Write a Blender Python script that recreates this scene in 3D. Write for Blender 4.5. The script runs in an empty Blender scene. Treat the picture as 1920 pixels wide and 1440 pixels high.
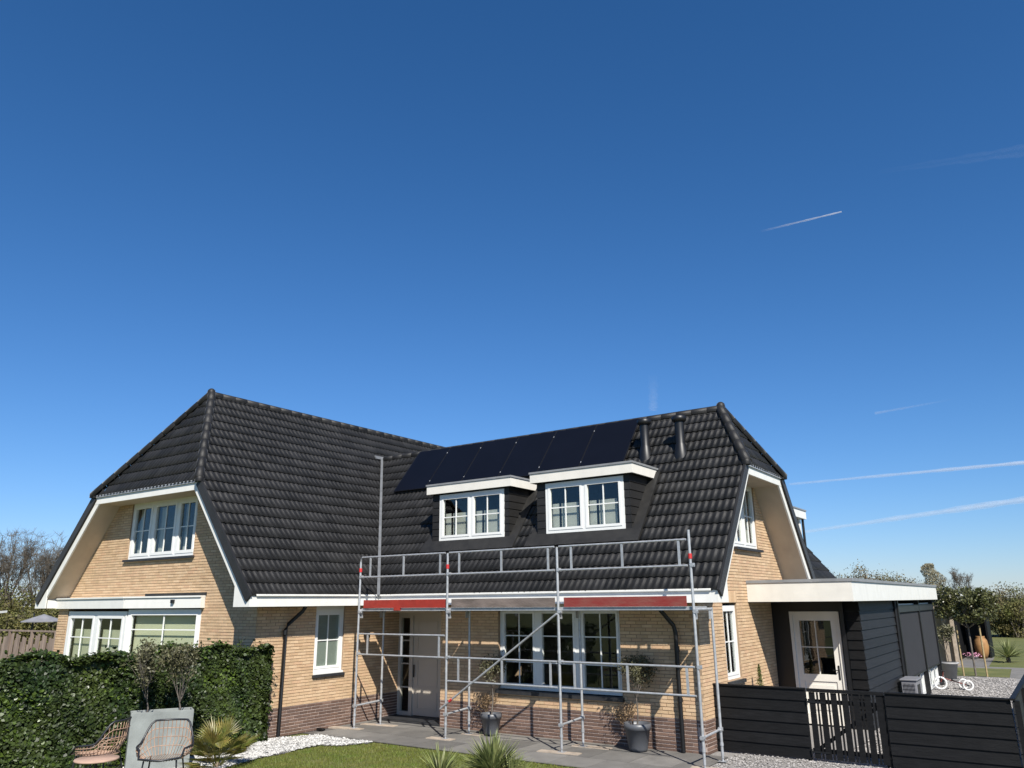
import bpy, bmesh, math, random
from mathutils import Vector, Matrix
random.seed(7)
R_=math.radians
sc=bpy.context.scene
COL=sc.collection
# ------------------------------------------------------------------ camera
CP=Vector((14.4513,-14.7295,2.7429)); YAW,PITCH,ROLL=-0.6072685,0.2759792,-0.0099307
FPX=1445.4
F_=Vector((math.sin(YAW)*math.cos(PITCH),math.cos(YAW)*math.cos(PITCH),math.sin(PITCH)))
r0=Vector((math.cos(YAW),-math.sin(YAW),0)); u0=r0.cross(F_)
RT=math.cos(ROLL)*r0+math.sin(ROLL)*u0; UP=-math.sin(ROLL)*r0+math.cos(ROLL)*u0
cd=bpy.data.cameras.new('camera'); cam=bpy.data.objects.new('camera',cd); COL.objects.link(cam)
cam.matrix_world=Matrix(((RT.x,UP.x,-F_.x,CP.x),(RT.y,UP.y,-F_.y,CP.y),(RT.z,UP.z,-F_.z,CP.z),(0,0,0,1)))
cd.sensor_width=36; cd.lens=FPX/1920*36; cd.clip_start=.1; cd.clip_end=30000
sc.camera=cam
# ------------------------------------------------------------------ sky and sun
SUN_EL=43.5; SUND=Vector((.768*math.cos(R_(SUN_EL)),-.64*math.cos(R_(SUN_EL)),math.sin(R_(SUN_EL)))).normalized()
w=bpy.data.worlds.new('World'); sc.world=w; w.use_nodes=True
nt=w.node_tree; bg=nt.nodes['Background']
sky=nt.nodes.new('ShaderNodeTexSky'); sky.sky_type='NISHITA'; sky.sun_disc=False
sky.sun_elevation=R_(SUN_EL); sky.sun_rotation=math.atan2(.768,-.64)
sky.altitude=0; sky.air_density=1.0; sky.dust_density=.1; sky.ozone_density=2.0
sp=nt.nodes.new('ShaderNodeSeparateColor'); cb=nt.nodes.new('ShaderNodeCombineColor'); nt.links.new(sky.outputs[0],sp.inputs[0])
for ch,(k_,p_) in enumerate(((.45,1.30),(1.0,1.03),(1.56,1.0))):
    m1=nt.nodes.new('ShaderNodeMath'); m1.operation='POWER'; m1.inputs[1].default_value=p_; nt.links.new(sp.outputs[ch],m1.inputs[0])
    m2=nt.nodes.new('ShaderNodeMath'); m2.operation='MULTIPLY'; m2.inputs[1].default_value=k_; nt.links.new(m1.outputs[0],m2.inputs[0]); nt.links.new(m2.outputs[0],cb.inputs[ch])
nt.links.new(cb.outputs[0],bg.inputs[0]); bg.inputs[1].default_value=.051
sd=bpy.data.lights.new('sun','SUN'); sd.energy=5.0; sd.angle=R_(.53); sd.color=(1,.955,.88)
so=bpy.data.objects.new('sun',sd); COL.objects.link(so); so.location=(20,-20,30)
so.rotation_euler=SUND.to_track_quat('Z','Y').to_euler()
sc.view_settings.view_transform='Standard'; sc.view_settings.look='None'
sc.view_settings.exposure=0.62; sc.view_settings.gamma=1; sc.view_settings.use_curve_mapping=False
sc.cycles.max_bounces=5; sc.cycles.diffuse_bounces=2; sc.cycles.transparent_max_bounces=12
# ------------------------------------------------------------------ materials
def mat(name,col,rough=.6,var=.15,nscale=3.,col2=None,bump=0.,bscale=60.,metal=0.,spec=.5,island=0.,stretch=None,coat=0.,sheen=0.,ramp=None,trans=0.,streak=0.):
    m=bpy.data.materials.new(name); m.use_nodes=True; t=m.node_tree; N=t.nodes; L=t.links
    b=N['Principled BSDF']; b.inputs['Roughness'].default_value=rough; b.inputs['Metallic'].default_value=metal
    b.inputs['Specular IOR Level'].default_value=spec
    if coat: b.inputs['Coat Weight'].default_value=coat; b.inputs['Coat Roughness'].default_value=.1
    if sheen: b.inputs['Sheen Weight'].default_value=sheen; b.inputs['Sheen Roughness'].default_value=.35
    g=N.new('ShaderNodeNewGeometry')
    src=g.outputs['Position']
    if stretch:
        mp=N.new('ShaderNodeMapping'); mp.inputs['Scale'].default_value=stretch; L.new(src,mp.inputs[0]); src=mp.outputs[0]
    n=N.new('ShaderNodeTexNoise'); n.inputs['Scale'].default_value=nscale; n.inputs['Detail'].default_value=6; L.new(src,n.inputs['Vector'])
    mr=N.new('ShaderNodeMapRange'); mr.inputs[1].default_value=.32; mr.inputs[2].default_value=.68; L.new(n.outputs['Fac'],mr.inputs[0])
    c2=col2 or tuple(c*(1-2*var) for c in col)
    mx=N.new('ShaderNodeMix'); mx.data_type='RGBA'; mx.inputs['A'].default_value=(*col,1); mx.inputs['B'].default_value=(*c2,1)
    L.new(mr.outputs[0],mx.inputs['Factor']); out=mx.outputs['Result']
    if island or ramp:
        oi=N.new('ShaderNodeObjectInfo'); ad=N.new('ShaderNodeMath'); ad.operation='ADD'
        L.new(g.outputs['Random Per Island'],ad.inputs[0]); L.new(oi.outputs['Random'],ad.inputs[1])
        fr=N.new('ShaderNodeMath'); fr.operation='FRACT'; L.new(ad.outputs[0],fr.inputs[0]); rnd=fr.outputs[0]
        if ramp:
            cr=N.new('ShaderNodeValToRGB'); els=cr.color_ramp.elements
            while len(els)<len(ramp): els.new(.5)
            for i,c in enumerate(ramp): els[i].position=i/(len(ramp)-1); els[i].color=(*c,1)
            L.new(rnd,cr.inputs[0])
            m2=N.new('ShaderNodeMix'); m2.data_type='RGBA'; m2.inputs['Factor'].default_value=.72; L.new(out,m2.inputs['A']); L.new(cr.outputs[0],m2.inputs['B']); out=m2.outputs['Result']
        if island:
            m3=N.new('ShaderNodeMapRange'); m3.inputs[3].default_value=1-island; m3.inputs[4].default_value=1+island; L.new(rnd,m3.inputs[0])
            hs=N.new('ShaderNodeHueSaturation'); L.new(m3.outputs[0],hs.inputs['Value']); L.new(out,hs.inputs['Color']); out=hs.outputs[0]
    if streak:   # weather stains in patches and vertical runs
        mp=N.new('ShaderNodeMapping'); mp.inputs['Scale'].default_value=(1.6,1.6,.35); L.new(g.outputs['Position'],mp.inputs[0])
        n2=N.new('ShaderNodeTexNoise'); n2.inputs['Scale'].default_value=2.2; n2.inputs['Detail'].default_value=8; L.new(mp.outputs[0],n2.inputs['Vector'])
        m5=N.new('ShaderNodeMapRange'); m5.inputs[1].default_value=.45; m5.inputs[2].default_value=.75; m5.inputs[3].default_value=1; m5.inputs[4].default_value=1-streak; L.new(n2.outputs['Fac'],m5.inputs[0])
        h2=N.new('ShaderNodeHueSaturation'); L.new(m5.outputs[0],h2.inputs['Value']); L.new(out,h2.inputs['Color']); out=h2.outputs[0]
    L.new(out,b.inputs['Base Color'])
    if trans:
        tl=N.new('ShaderNodeBsdfTranslucent'); L.new(out,tl.inputs[0]); ms=N.new('ShaderNodeMixShader'); ms.inputs[0].default_value=trans
        L.new(b.outputs[0],ms.inputs[1]); L.new(tl.outputs[0],ms.inputs[2]); L.new(ms.outputs[0],N['Material Output'].inputs[0])
    if bump:
        nb=N.new('ShaderNodeTexNoise'); nb.inputs['Scale'].default_value=bscale; nb.inputs['Detail'].default_value=5; L.new(src,nb.inputs['Vector'])
        bp=N.new('ShaderNodeBump'); bp.inputs['Strength'].default_value=bump; bp.inputs['Distance'].default_value=.01; L.new(nb.outputs['Fac'],bp.inputs['Height']); L.new(bp.outputs[0],b.inputs['Normal'])
    return m
def glass(name,tint=(.92,.94,.92),dark=.0):
    m=bpy.data.materials.new(name); m.use_nodes=True; t=m.node_tree; N=t.nodes; L=t.links; N.remove(N['Principled BSDF'])
    tr=N.new('ShaderNodeBsdfTransparent'); tr.inputs[0].default_value=(*tint,1)
    gl=N.new('ShaderNodeBsdfGlossy'); gl.inputs['Roughness'].default_value=.015; gl.inputs[0].default_value=(.95,.97,1,1)
    fr=N.new('ShaderNodeLayerWeight'); fr.inputs[0].default_value=.5; pw=N.new('ShaderNodeMath'); pw.operation='POWER'; pw.inputs[1].default_value=5; L.new(fr.outputs['Facing'],pw.inputs[0])
    g=N.new('ShaderNodeNewGeometry'); n=N.new('ShaderNodeTexNoise'); n.inputs['Scale'].default_value=1.7; L.new(g.outputs['Position'],n.inputs['Vector'])
    bp=N.new('ShaderNodeBump'); bp.inputs['Strength'].default_value=.06; bp.inputs['Distance'].default_value=.04; L.new(n.outputs['Fac'],bp.inputs['Height']); L.new(bp.outputs[0],gl.inputs['Normal'])
    mu=N.new('ShaderNodeMath'); mu.operation='MULTIPLY_ADD'; mu.inputs[1].default_value=.95; mu.inputs[2].default_value=.045; L.new(pw.outputs[0],mu.inputs[0])
    mx=N.new('ShaderNodeMixShader'); L.new(mu.outputs[0],mx.inputs[0]); L.new(tr.outputs[0],mx.inputs[1]); L.new(gl.outputs[0],mx.inputs[2]); L.new(mx.outputs[0],N['Material Output'].inputs[0])
    return m
M={}
M['brick']=mat('yellow_brick',(.54,.35,.18),.85,.1,9,bump=.6,bscale=120,island=.10,ramp=[(.56,.39,.235),(.61,.44,.27),(.52,.345,.21),(.63,.465,.30),(.57,.40,.25),(.49,.315,.20)],streak=.13)
M['mortar']=mat('sand_mortar',(.37,.26,.165),.95,.15,6,bump=.5)
M['plinth']=mat('brown_brick',(.14,.085,.062),.85,.15,12,bump=.6,bscale=120,island=.25,ramp=[(.13,.078,.058),(.165,.095,.066),(.105,.066,.052),(.18,.11,.08)],streak=.1)
M['plmortar']=mat('pale_mortar',(.48,.38,.32),.95,.15,8,bump=.5)
M['tile']=mat('black_concrete_tile',(.0172,.0165,.0163),.50,.2,1.1,col2=(.0115,.011,.0105),bump=.3,bscale=150,spec=.3,island=.38,streak=.35,sheen=.18)
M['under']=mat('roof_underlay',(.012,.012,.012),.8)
M['lead']=mat('lead_flashing',(.017,.016,.0145),.6,.25,5,bump=.2,bscale=14)
M['valley']=mat('zinc_valley',(.13,.135,.14),.55,.15,5)
M['white']=mat('white_paint',(.72,.71,.66),.45,.03,4,bump=.05,bscale=30,streak=.07)
M['soffit']=mat('shaded_soffit_board',(.44,.36,.27),.6,.04,3,bump=.05,bscale=30,streak=.1)  # cream boards in a darker colour that stands for shade under the eaves
M['cream']=mat('cream_board',(.71,.68,.61),.55,.04,3,bump=.05,bscale=30,streak=.08)
M['upvc']=mat('white_window_frame',(.74,.74,.71),.35,.02,5)
M['greyfr']=mat('grey_frame',(.3,.31,.33),.45,.04)
M['stone']=mat('bluestone_sill',(.03,.031,.034),.5,.2,8)
M['blackpaint']=mat('black_paint',(.007,.007,.0075),.45,.2,6)
M['blackboard']=mat('black_stained_board',(.0085,.0085,.009),.6,.25,5,bump=.5,bscale=22,stretch=(1,1,9),island=.25,streak=.2,spec=.2)
M['greyboard']=mat('black_weathered_board',(.015,.0155,.0175),.6,.3,5,bump=.6,bscale=22,stretch=(1,1,9),island=.2,streak=.2)
M['cheek']=mat('dormer_board',(.013,.012,.011),.6,.2,5,bump=.4,bscale=22,stretch=(1,1,9))
M['capgrey']=mat('grey_roof_edge',(.24,.245,.25),.45,.1,4)
M['pv']=mat('solar_cells',(.0035,.0042,.008),.45,.1,1,spec=.16)
M['pvf']=mat('black_anodised_frame',(.01,.01,.012),.4,.1)
M['steel']=mat('galvanised_steel',(.50,.51,.52),.42,.12,14,metal=.45,bump=.1,bscale=60,streak=.15)
M['red']=mat('red_toe_board',(.33,.032,.02),.5,.12,5,streak=.15)
M['redw']=mat('worn_red_toe_board',(.20,.018,.015),.7,.3,9,col2=(.20,.06,.045),bump=.4,stretch=(.3,1,1))
M['oldwood']=mat('grey_brown_plank',(.19,.15,.13),.85,.3,8,col2=(.10,.078,.066),bump=.6,stretch=(.3,1,1))
M['palewood']=mat('pale_sole_wood',(.42,.345,.27),.85,.15,9,bump=.4)
M['redtape']=mat('red_coupling',(.55,.03,.03),.5)
M['darkin']=mat('dark_interior',(.035,.032,.03),.9)
M['blind']=mat('olive_roller_blind',(.56,.55,.39),.9,.03,4)
M['frost']=mat('frosted_blind',(.24,.27,.24),.6,.04,4)
M['slatb']=mat('grey_blind',(.42,.42,.39),.8,.05,4,bump=.3,bscale=30,stretch=(.1,.1,3))
M['curtain']=mat('net_curtain',(.60,.60,.57),.9,.25,8,stretch=(6,6,.2))
M['glass']=glass('window_glass')
M['doorp']=mat('door_paint',(.50,.45,.38),.4,.02,4)
M['fabric']=mat('screen_fabric',(.019,.0195,.023),.85,.1,3,bump=.2,bscale=200)
M['slab']=mat('grey_paving_slab',(.17,.16,.145),.85,.12,2.5,bump=.4,bscale=80,island=.24,streak=.12)
M['joint']=mat('paving_joint',(.12,.11,.10),.95,.2,8)
M['pebble']=mat('white_pebble',(.43,.42,.395),.7,.1,6,island=.5)
M['pebblebed']=mat('pebble_bed',(.22,.21,.20),.9,.3,50,bump=1,bscale=60)
M['gravel']=mat('grey_gravel',(.30,.285,.265),.95,.35,38,col2=(.16,.15,.14),bump=1,bscale=45)
M['gstone']=mat('grey_gravel_stone',(.34,.32,.30),.85,.2,8,island=.35)
M['grass']=mat('lawn_soil_grass',(.07,.085,.016),.95,.3,.9,col2=(.125,.125,.035),bump=1,bscale=40)
M['blade']=mat('grass_blade',(.115,.165,.018),.6,.25,2.6,col2=(.17,.17,.035),island=.35,trans=.3)
M['ivy']=mat('ivy_leaf',(.018,.034,.009),.45,.3,1.3,col2=(.045,.062,.014),island=.5,trans=.15,spec=.3)
M['ivy2']=mat('ivy_young_leaf',(.09,.14,.02),.4,.2,4,island=.3,trans=.25)
M['stem']=mat('woody_stem',(.16,.12,.08),.85,.3,12)
M['bark']=mat('grey_bark',(.17,.145,.12),.9,.3,10,bump=.5)
M['olive']=mat('olive_leaf',(.12,.115,.055),.55,.2,8,island=.4,trans=.15)
M['dry']=mat('dry_stalk',(.33,.22,.12),.8,.3,10,island=.35,trans=.2)
M['concrete']=mat('concrete_planter',(.255,.275,.26),.7,.12,4,bump=.3,bscale=25,streak=.2)
M['pot']=mat('grey_plastic_pot',(.085,.09,.10),.42,.08,6)
M['potl']=mat('pale_grey_pot',(.35,.34,.33),.6,.1,6)
M['soil']=mat('potting_soil',(.04,.03,.02),.95,.3,30,bump=.8)
M['palm']=mat('fan_palm_leaf',(.12,.15,.028),.4,.2,6,col2=(.24,.18,.05),island=.35,trans=.25)
M['yucca']=mat('yucca_leaf',(.17,.21,.07),.45,.2,6,col2=(.26,.27,.11),island=.35,trans=.25)
M['rattan']=mat('natural_rattan',(.37,.24,.165),.5,.15,14,island=.15)
M['dsteel']=mat('dark_steel_tube',(.02,.021,.025),.4)
M['cushion']=mat('pink_beige_seat',(.42,.28,.21),.8,.1,10)
M['terra']=mat('terracotta_vase',(.33,.17,.06),.7,.15,5,bump=.2)
M['rustw']=mat('brown_fence_wood',(.17,.125,.10),.9,.3,9,col2=(.26,.20,.16),bump=.5,stretch=(1,1,.2),island=.2)
M['stake']=mat('tree_stake_wood',(.40,.30,.15),.85,.2,9)
M['twig']=mat('bare_twig',(.15,.125,.095),.9,.2,6,island=.2)
M['hz1']=mat('brown_olive_foliage',(.17,.125,.06),.8,.3,.6,col2=(.12,.12,.045),island=.4,trans=.25)
M['hz2']=mat('green_spring_foliage',(.11,.13,.03),.7,.3,.6,col2=(.12,.10,.03),island=.4,trans=.25)
M['hz3']=mat('grey_green_foliage',(.34,.31,.21),.8,.2,.8,island=.3,trans=.25)
M['laurel']=mat('evergreen_leaf',(.06,.07,.02),.35,.3,2,col2=(.11,.11,.045),island=.45,trans=.15)
M['beige']=mat('beige_plaster',(.40,.34,.27),.9,.1,3)
M['tyre']=mat('white_tyre',(.78,.77,.74),.6)
M['trired']=mat('red_trike_paint',(.17,.03,.02),.4)
M['ac']=mat('grey_ac_casing',(.2,.2,.215),.45,.06)
M['parasol']=mat('grey_parasol_cloth',(.22,.22,.235),.8)
M['pink']=mat('pink_petals',(.55,.25,.35),.7,island=.3)
# ------------------------------------------------------------------ mesh helpers
class Fr:
    def __init__(s,o=(0,0,0),u=(1,0,0),v=(0,0,1),n=(0,-1,0)): s.o,s.u,s.v,s.n=Vector(o),Vector(u).normalized(),Vector(v).normalized(),Vector(n).normalized()
    def p(s,a,b,c=0): return s.o+s.u*a+s.v*b+s.n*c
class WFr:
    def p(s,a,b,c=0): return Vector((a,b,c))
W0=WFr()
class MB:
    def __init__(s): s.v=[];s.f=[];s.sm=[];s.mi=[]
    def add(s,vs,fs,smooth=False,mi=0):
        k=len(s.v); s.v+= [tuple(x) for x in vs]; s.f+=[tuple(i+k for i in f) for f in fs]; s.sm+=[smooth]*len(fs); s.mi+=[mi]*len(fs); return s
    def box(s,a0,a1,b0,b1,c0,c1,fr=W0,mi=0):
        P=[fr.p(a,b,c) for c in (c0,c1) for b in (b0,b1) for a in (a0,a1)]
        return s.add(P,[(0,2,3,1),(4,5,7,6),(0,1,5,4),(2,6,7,3),(0,4,6,2),(1,3,7,5)],mi=mi)
    def hexa(s,P,mi=0): # P: 8 pts bottom 4 ring, top 4 ring
        return s.add(P,[(3,2,1,0),(4,5,6,7),(0,1,5,4),(1,2,6,5),(2,3,7,6),(3,0,4,7)],mi=mi)
    def tube(s,p0,p1,r,n=8,r1=None,caps=True,mi=0):
        p0,p1=Vector(p0),Vector(p1); d=(p1-p0); 
        if d.length<1e-6: return s
        d.normalize(); a=d.orthogonal().normalized(); b=d.cross(a); r1=r if r1 is None else r1
        P=[p0+(a*math.cos(2*math.pi*i/n)+b*math.sin(2*math.pi*i/n))*r for i in range(n)]+[p1+(a*math.cos(2*math.pi*i/n)+b*math.sin(2*math.pi*i/n))*r1 for i in range(n)]
        s.add(P,[(i,(i+1)%n,n+(i+1)%n,n+i) for i in range(n)],True,mi)
        if caps: s.add(P,[tuple(range(n))[::-1],tuple(range(n,2*n))],False,mi)
        return s
    def path(s,pts,r,n=6,closed=False,mi=0):
        pts=[Vector(p) for p in pts]; m=len(pts); rings=[]
        ref=Vector((.13,.31,.94))
        for i,p in enumerate(pts):
            a=pts[(i-1)%m] if (closed or i>0) else p; b=pts[(i+1)%m] if (closed or i<m-1) else p
            d=(b-a).normalized(); x=d.cross(ref).normalized(); y=d.cross(x)
            rings+= [p+(x*math.cos(2*math.pi*k/n)+y*math.sin(2*math.pi*k/n))*r for k in range(n)]
        fs=[]
        for i in range(m if closed else m-1):
            j=(i+1)%m
            for k in range(n): fs.append((i*n+k,i*n+(k+1)%n,j*n+(k+1)%n,j*n+k))
        return s.add(rings,fs,True,mi)
    def lathe(s,c,prof,n=20,mi=0,smooth=True):
        c=Vector(c); P=[];m=len(prof)
        for (r,z) in prof: P+=[c+Vector((r*math.cos(2*math.pi*k/n),r*math.sin(2*math.pi*k/n),z)) for k in range(n)]
        fs=[(i*n+k,i*n+(k+1)%n,(i+1)*n+(k+1)%n,(i+1)*n+k) for i in range(m-1) for k in range(n)]
        return s.add(P,fs,smooth,mi)
    def build(s,name,mats,parent=None,loc=None,bev=0):
        me=bpy.data.meshes.new(name); me.from_pydata(s.v,[],s.f)
        if not isinstance(mats,(list,tuple)): mats=[mats]
        for m in mats: me.materials.append(m)
        me.polygons.foreach_set('use_smooth',s.sm); me.polygons.foreach_set('material_index',s.mi); me.update()
        o=bpy.data.objects.new(name,me); COL.objects.link(o)
        if parent: o.parent=parent
        if loc: o.location=loc
        if bev:
            b=o.modifiers.new('bevel','BEVEL'); b.width=bev; b.segments=2; b.limit_method='ANGLE'
        return o
def thing(name,label,cat,loc=(0,0,0),rz=0,group=None):
    o=bpy.data.objects.new(name,None); COL.objects.link(o); o.location=loc; o.rotation_euler=(0,0,rz); o.empty_display_size=.2
    return tag(o,label,cat,group)
def tag(o,label=None,cat=None,group=None,kind=None):
    if label:o['label']=label
    if cat:o['category']=cat
    if group:o['group']=group
    if kind:o['kind']=kind
    return o
def inst(name,me,parent,mw):
    o=bpy.data.objects.new(name,me); COL.objects.link(o); o.parent=parent; o.matrix_local=mw; return o
def bx(name,m,parent,*a,fr=W0,bev=0): return MB().box(*a,fr=fr).build(name,m,parent,bev=bev)
def dup(root,loc,rz=None,label=None):
    r=root.copy(); COL.objects.link(r); r.location=loc
    if rz is not None: r.rotation_euler=(0,0,rz)
    if label: r['label']=label
    for ch in list(root.children):
        c=ch.copy(); COL.objects.link(c); c.parent=r
        for g in ch.children:
            d=g.copy(); COL.objects.link(d); d.parent=c
    return r
def proj(P):
    d=Vector(P)-CP; w_=d.dot(F_)
    if w_<.5: return None
    return (960+FPX*d.dot(RT)/w_,720-FPX*d.dot(UP)/w_,w_)
def rnd(a,b): return random.uniform(a,b)
# ------------------------------------------------------------------ ground
def gh(x,y):
    t=min(1,max(0,(-4.2-y)/10)); q=min(1,max(0,(x-.35)/2.4)); return .72*t**1.25*q*q*(3-2*q)
def axis(lo,hi,near0,near1,st):
    out=[]; v=near0
    while v<near1: out.append(v); v+=st
    o2=[near1]; s=st
    while o2[-1]<hi: s*=1.5; o2.append(o2[-1]+s)
    o1=[]; s=st; v=near0
    while v>lo: s*=1.5; v-=s; o1.append(v)
    return o1[::-1]+out+o2
xs=axis(-2500,2500,-14,22,.75); ys=axis(-2500,2500,-18,4,.75)
g=MB(); g.add([(x,y,gh(x,y)-.012) for y in ys for x in xs],[(j*len(xs)+i,j*len(xs)+i+1,(j+1)*len(xs)+i+1,(j+1)*len(xs)+i) for j in range(len(ys)-1) for i in range(len(xs)-1)],True)
tag(g.build('ground',M['grass']),kind='structure')
def sheet(name,pts,z,m,kind='structure'):
    o=MB().add([(x,y,z+gh(x,y)) for x,y in pts],[tuple(range(len(pts)))]).build(name,m); tag(o,kind=kind); return o
sheet('gravel_driveway',[(8.44,-3.0),(13.3,-3.0),(13.35,12.5),(12.55,18.9),(10.9,18.9),(9.9,18.9),(9.9,12),(8.44,5)],.0,M['gravel'])
sheet('garden_path',[(9.9,18.93),(12.1,18.93),(12.9,14),(13.2,14),(12.6,24.2),(9.6,24.2),(9.6,23.3),(12.05,23.3),(12.2,19.3),(9.9,19.3)],-.004,M['slab'])
sheet('veranda_floor',[(8.3,24.2),(11.2,24.2),(11.0,30.5),(8.3,30.5)],.0,M['slab'])
# ------------------------------------------------------------------ house geometry
LX=8.52; AY=-3.66; WR=5.98
VL=-4.26; VR=9.15          # verge planes
EO=.52; EZ=2.93            # eave tile edge
RXL,RZL=-3.88,8.265; WTL=-8.6
RYR,RZR=2.99,7.175
house=thing('house','yellow brick house with steep black tiled roofs, two box dormers and solar panels','house')
tL=math.atan2(RZL-EZ,EO-RXL); tW=math.atan2(RZL-EZ,RXL-WTL); tR=math.atan2(RZR-EZ,RYR+EO)
sinL,cosL=math.sin(tL),math.cos(tL)
# roof frames: u along eave, v up slope, n outward
FLE=Fr((EO,VL,EZ),(0,1,0),(-cosL,0,sinL),(sinL,0,cosL))
FLW=Fr((WTL,VL,EZ),(0,1,0),(math.cos(tW),0,math.sin(tW)),(-math.sin(tW),0,math.cos(tW)))
FRS=Fr((-3.2,-EO,EZ),(1,0,0),(0,math.cos(tR),math.sin(tR)),(0,-math.sin(tR),math.cos(tR)))
FRN=Fr((-3.2,WR+EO,EZ),(1,0,0),(0,-math.cos(tR),math.sin(tR)),(0,math.sin(tR),math.cos(tR)))
lenL=(RZL-EZ)/sinL; lenW=(RZL-EZ)/math.sin(tW); lenR=(RZR-EZ)/math.sin(tR)
HZL,HYL=5.53,-2.72   # hip eave height, ridge start y
HZR,HXR=5.58,8.25
xhl=EO-(HZL-EZ)/math.tan(tL); xhw=WTL+(HZL-EZ)/math.tan(tW)
yhr=-EO+(HZR-EZ)/math.tan(tR); yhn=WR+EO-(HZR-EZ)/math.tan(tR)
tHL=math.atan2(RZL-HZL,HYL-VL); tHR=math.atan2(RZR-HZR,VR-HXR)
FHL=Fr((xhw,VL,HZL),(1,0,0),(0,math.cos(tHL),math.sin(tHL)),(0,-math.sin(tHL),math.cos(tHL)))
FHR=Fr((VR,yhr,HZR),(0,1,0),(-math.cos(tHR),0,math.sin(tHR)),(math.sin(tHR),0,math.cos(tHR)))
lenHL=(RZL-HZL)/math.sin(tHL); lenHR=(RZR-HZR)/math.sin(tHR)
sHE=(HZL-EZ)/sinL; sHW=(HZL-EZ)/math.sin(tW); sHR=(HZR-EZ)/math.sin(tR)
YF=8.6
roof=MB()
def slab(mb,fr,poly,n0,n1,mi=0):
    k=len(poly); P=[fr.p(a,b,n1) for a,b in poly]+[fr.p(a,b,n0) for a,b in poly]
    mb.add(P,[tuple(range(k)),tuple(range(k,2*k))[::-1]]+[(i,k+i,k+(i+1)%k,(i+1)%k) for i in range(k)],mi=mi)
pLE=[(0.02,0),(YF-VL,0),(YF-VL,lenL),(HYL-VL,lenL),(0.02,sHE)]
pLW=[(0.02,0),(YF-VL,0),(YF-VL,lenW),(HYL-VL,lenW),(0.02,sHW)]
uR=VR+3.2; hR=HXR+3.2
pRS=[(0,0),(uR-.02,0),(uR-.02,sHR),(hR,lenR),(0,lenR)]
slab(roof,FLE,pLE,-.14,-.04); slab(roof,FLW,pLW,-.14,-.04)
slab(roof,FRS,pRS,-.14,-.04); slab(roof,FRN,pRS,-.14,-.04)
wHL=xhl-xhw; mHL=RXL-xhw
slab(roof,FHL,[(0,0.02),(wHL,0.02),(mHL,lenHL)],-.12,-.04)
wHR=yhn-yhr
slab(roof,FHR,[(0,0.02),(wHR,0.02),(wHR/2,lenHR)],-.12,-.04)
roofo=roof.build('roof',M['under'],house)
# tiles
GA=.34; TW=.30
def tile_mesh(seg=8):
    """profile with two rolls, raised lower edge"""
    V=[];Fc=[]; L_=GA+.03
    half=[(0,0),(.022,.02),(.048,.62),(.074,1.0),(.100,.80),(.128,.12)]
    pr_=[(x+o,h) for o in (0,.15) for x,h in half]+[(.30,0)]
    for x,h in pr_:
        hh=.025*h; V.append((x,0,.030+hh)); V.append((x,L_,.004+hh)); V.append((x,.004,.0+hh*.9))
    for i in range(len(pr_)-1):
        a=i*3;b=a+3
        Fc.append((a,b,b+1,a+1)); Fc.append((a+2,b+2,b,a))
    return V,Fc
TV,TF=tile_mesh()
tme=bpy.data.meshes.new('roof_tile'); tme.from_pydata(TV,[],TF); tme.materials.append(M['tile']); tme.polygons.foreach_set('use_smooth',[f%2==0 for f in range(len(TF))]); tme.update()
def frmat(fr,a,b,c=0,rot=0):
    o=fr.p(a,b,c); m=Matrix(((fr.u.x,fr.v.x,fr.n.x,o.x),(fr.u.y,fr.v.y,fr.n.y,o.y),(fr.u.z,fr.v.z,fr.n.z,o.z),(0,0,0,1)))
    return m@Matrix.Rotation(rot,4,'Z')
dorm=[(1.38,3.74),(4.58,6.96)]
cands=[];stuff=MB();cutjobs=[]
def inpoly(poly,a,b):
    s=None
    for i in range(len(poly)):
        x0,y0=poly[i];x1,y1=poly[(i+1)%len(poly)]
        c=(x1-x0)*(b-y0)-(y1-y0)*(a-x0)
        if c<-1e-6: return False
    return True
def lay(fr,poly,u0,u1,v1,score,skip=None):
    nr=int(math.ceil(v1/GA)); nc=int(math.ceil((u1-u0)/TW))
    clipm=MB()
    for j in range(nr):
        for i in range(nc):
            a=u0+i*TW;b=j*GA-.02
            if skip and skip(a,b): continue
            cs=[(a+.01,b+.03),(a+TW-.01,b+.03),(a+TW-.01,b+GA-.02),(a+.01,b+GA-.02)]
            ins=[inpoly(poly,*c) for c in cs]
            jz=rnd(-.003,.004); rot=rnd(-.006,.006); mt=frmat(fr,a,b,jz,rot)
            if all(ins):
                if score:
                    pr=proj(fr.p(a+.15,b+.17)); sz=0
                    if pr and -20<pr[0]<1940 and pr[1]<1440:
                        v=(CP-fr.p(a,b)).normalized(); sz=max(0,v.dot(fr.n))/pr[2]**2
                    cands.append((sz,mt))
                else:
                    stuff.add([mt@Vector(x) for x in TV],TF,True)
            elif any(ins): clipm.add([mt@Vector(x) for x in TV],TF,True)
    if clipm.v:
        bm=bmesh.new(); vs=[bm.verts.new(v) for v in clipm.v]
        for f in clipm.f: bm.faces.new([vs[i] for i in f])
        for i in range(len(poly)):
            p0,p1=poly[i],poly[(i+1)%len(poly)]
            e=(fr.p(*p1)-fr.p(*p0)); nrm=e.cross(fr.n)   # outward
            bmesh.ops.bisect_plane(bm,geom=bm.verts[:]+bm.edges[:]+bm.faces[:],plane_co=fr.p(*p0),plane_no=nrm,clear_outer=True)
        bm.verts.ensure_lookup_table(); bm.verts.index_update()
        stuff.add([v.co.copy() for v in bm.verts],[[v.index for v in f.verts] for f in bm.faces],True); bm.free()
def skipS(a,b):
    x=a-3.2
    y0=FRS.p(a,b).y
    for d0,d1 in dorm:
        if x>d0-.1 and x+TW<d1+.1 and .55<y0<1.5: return True
    return False
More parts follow.
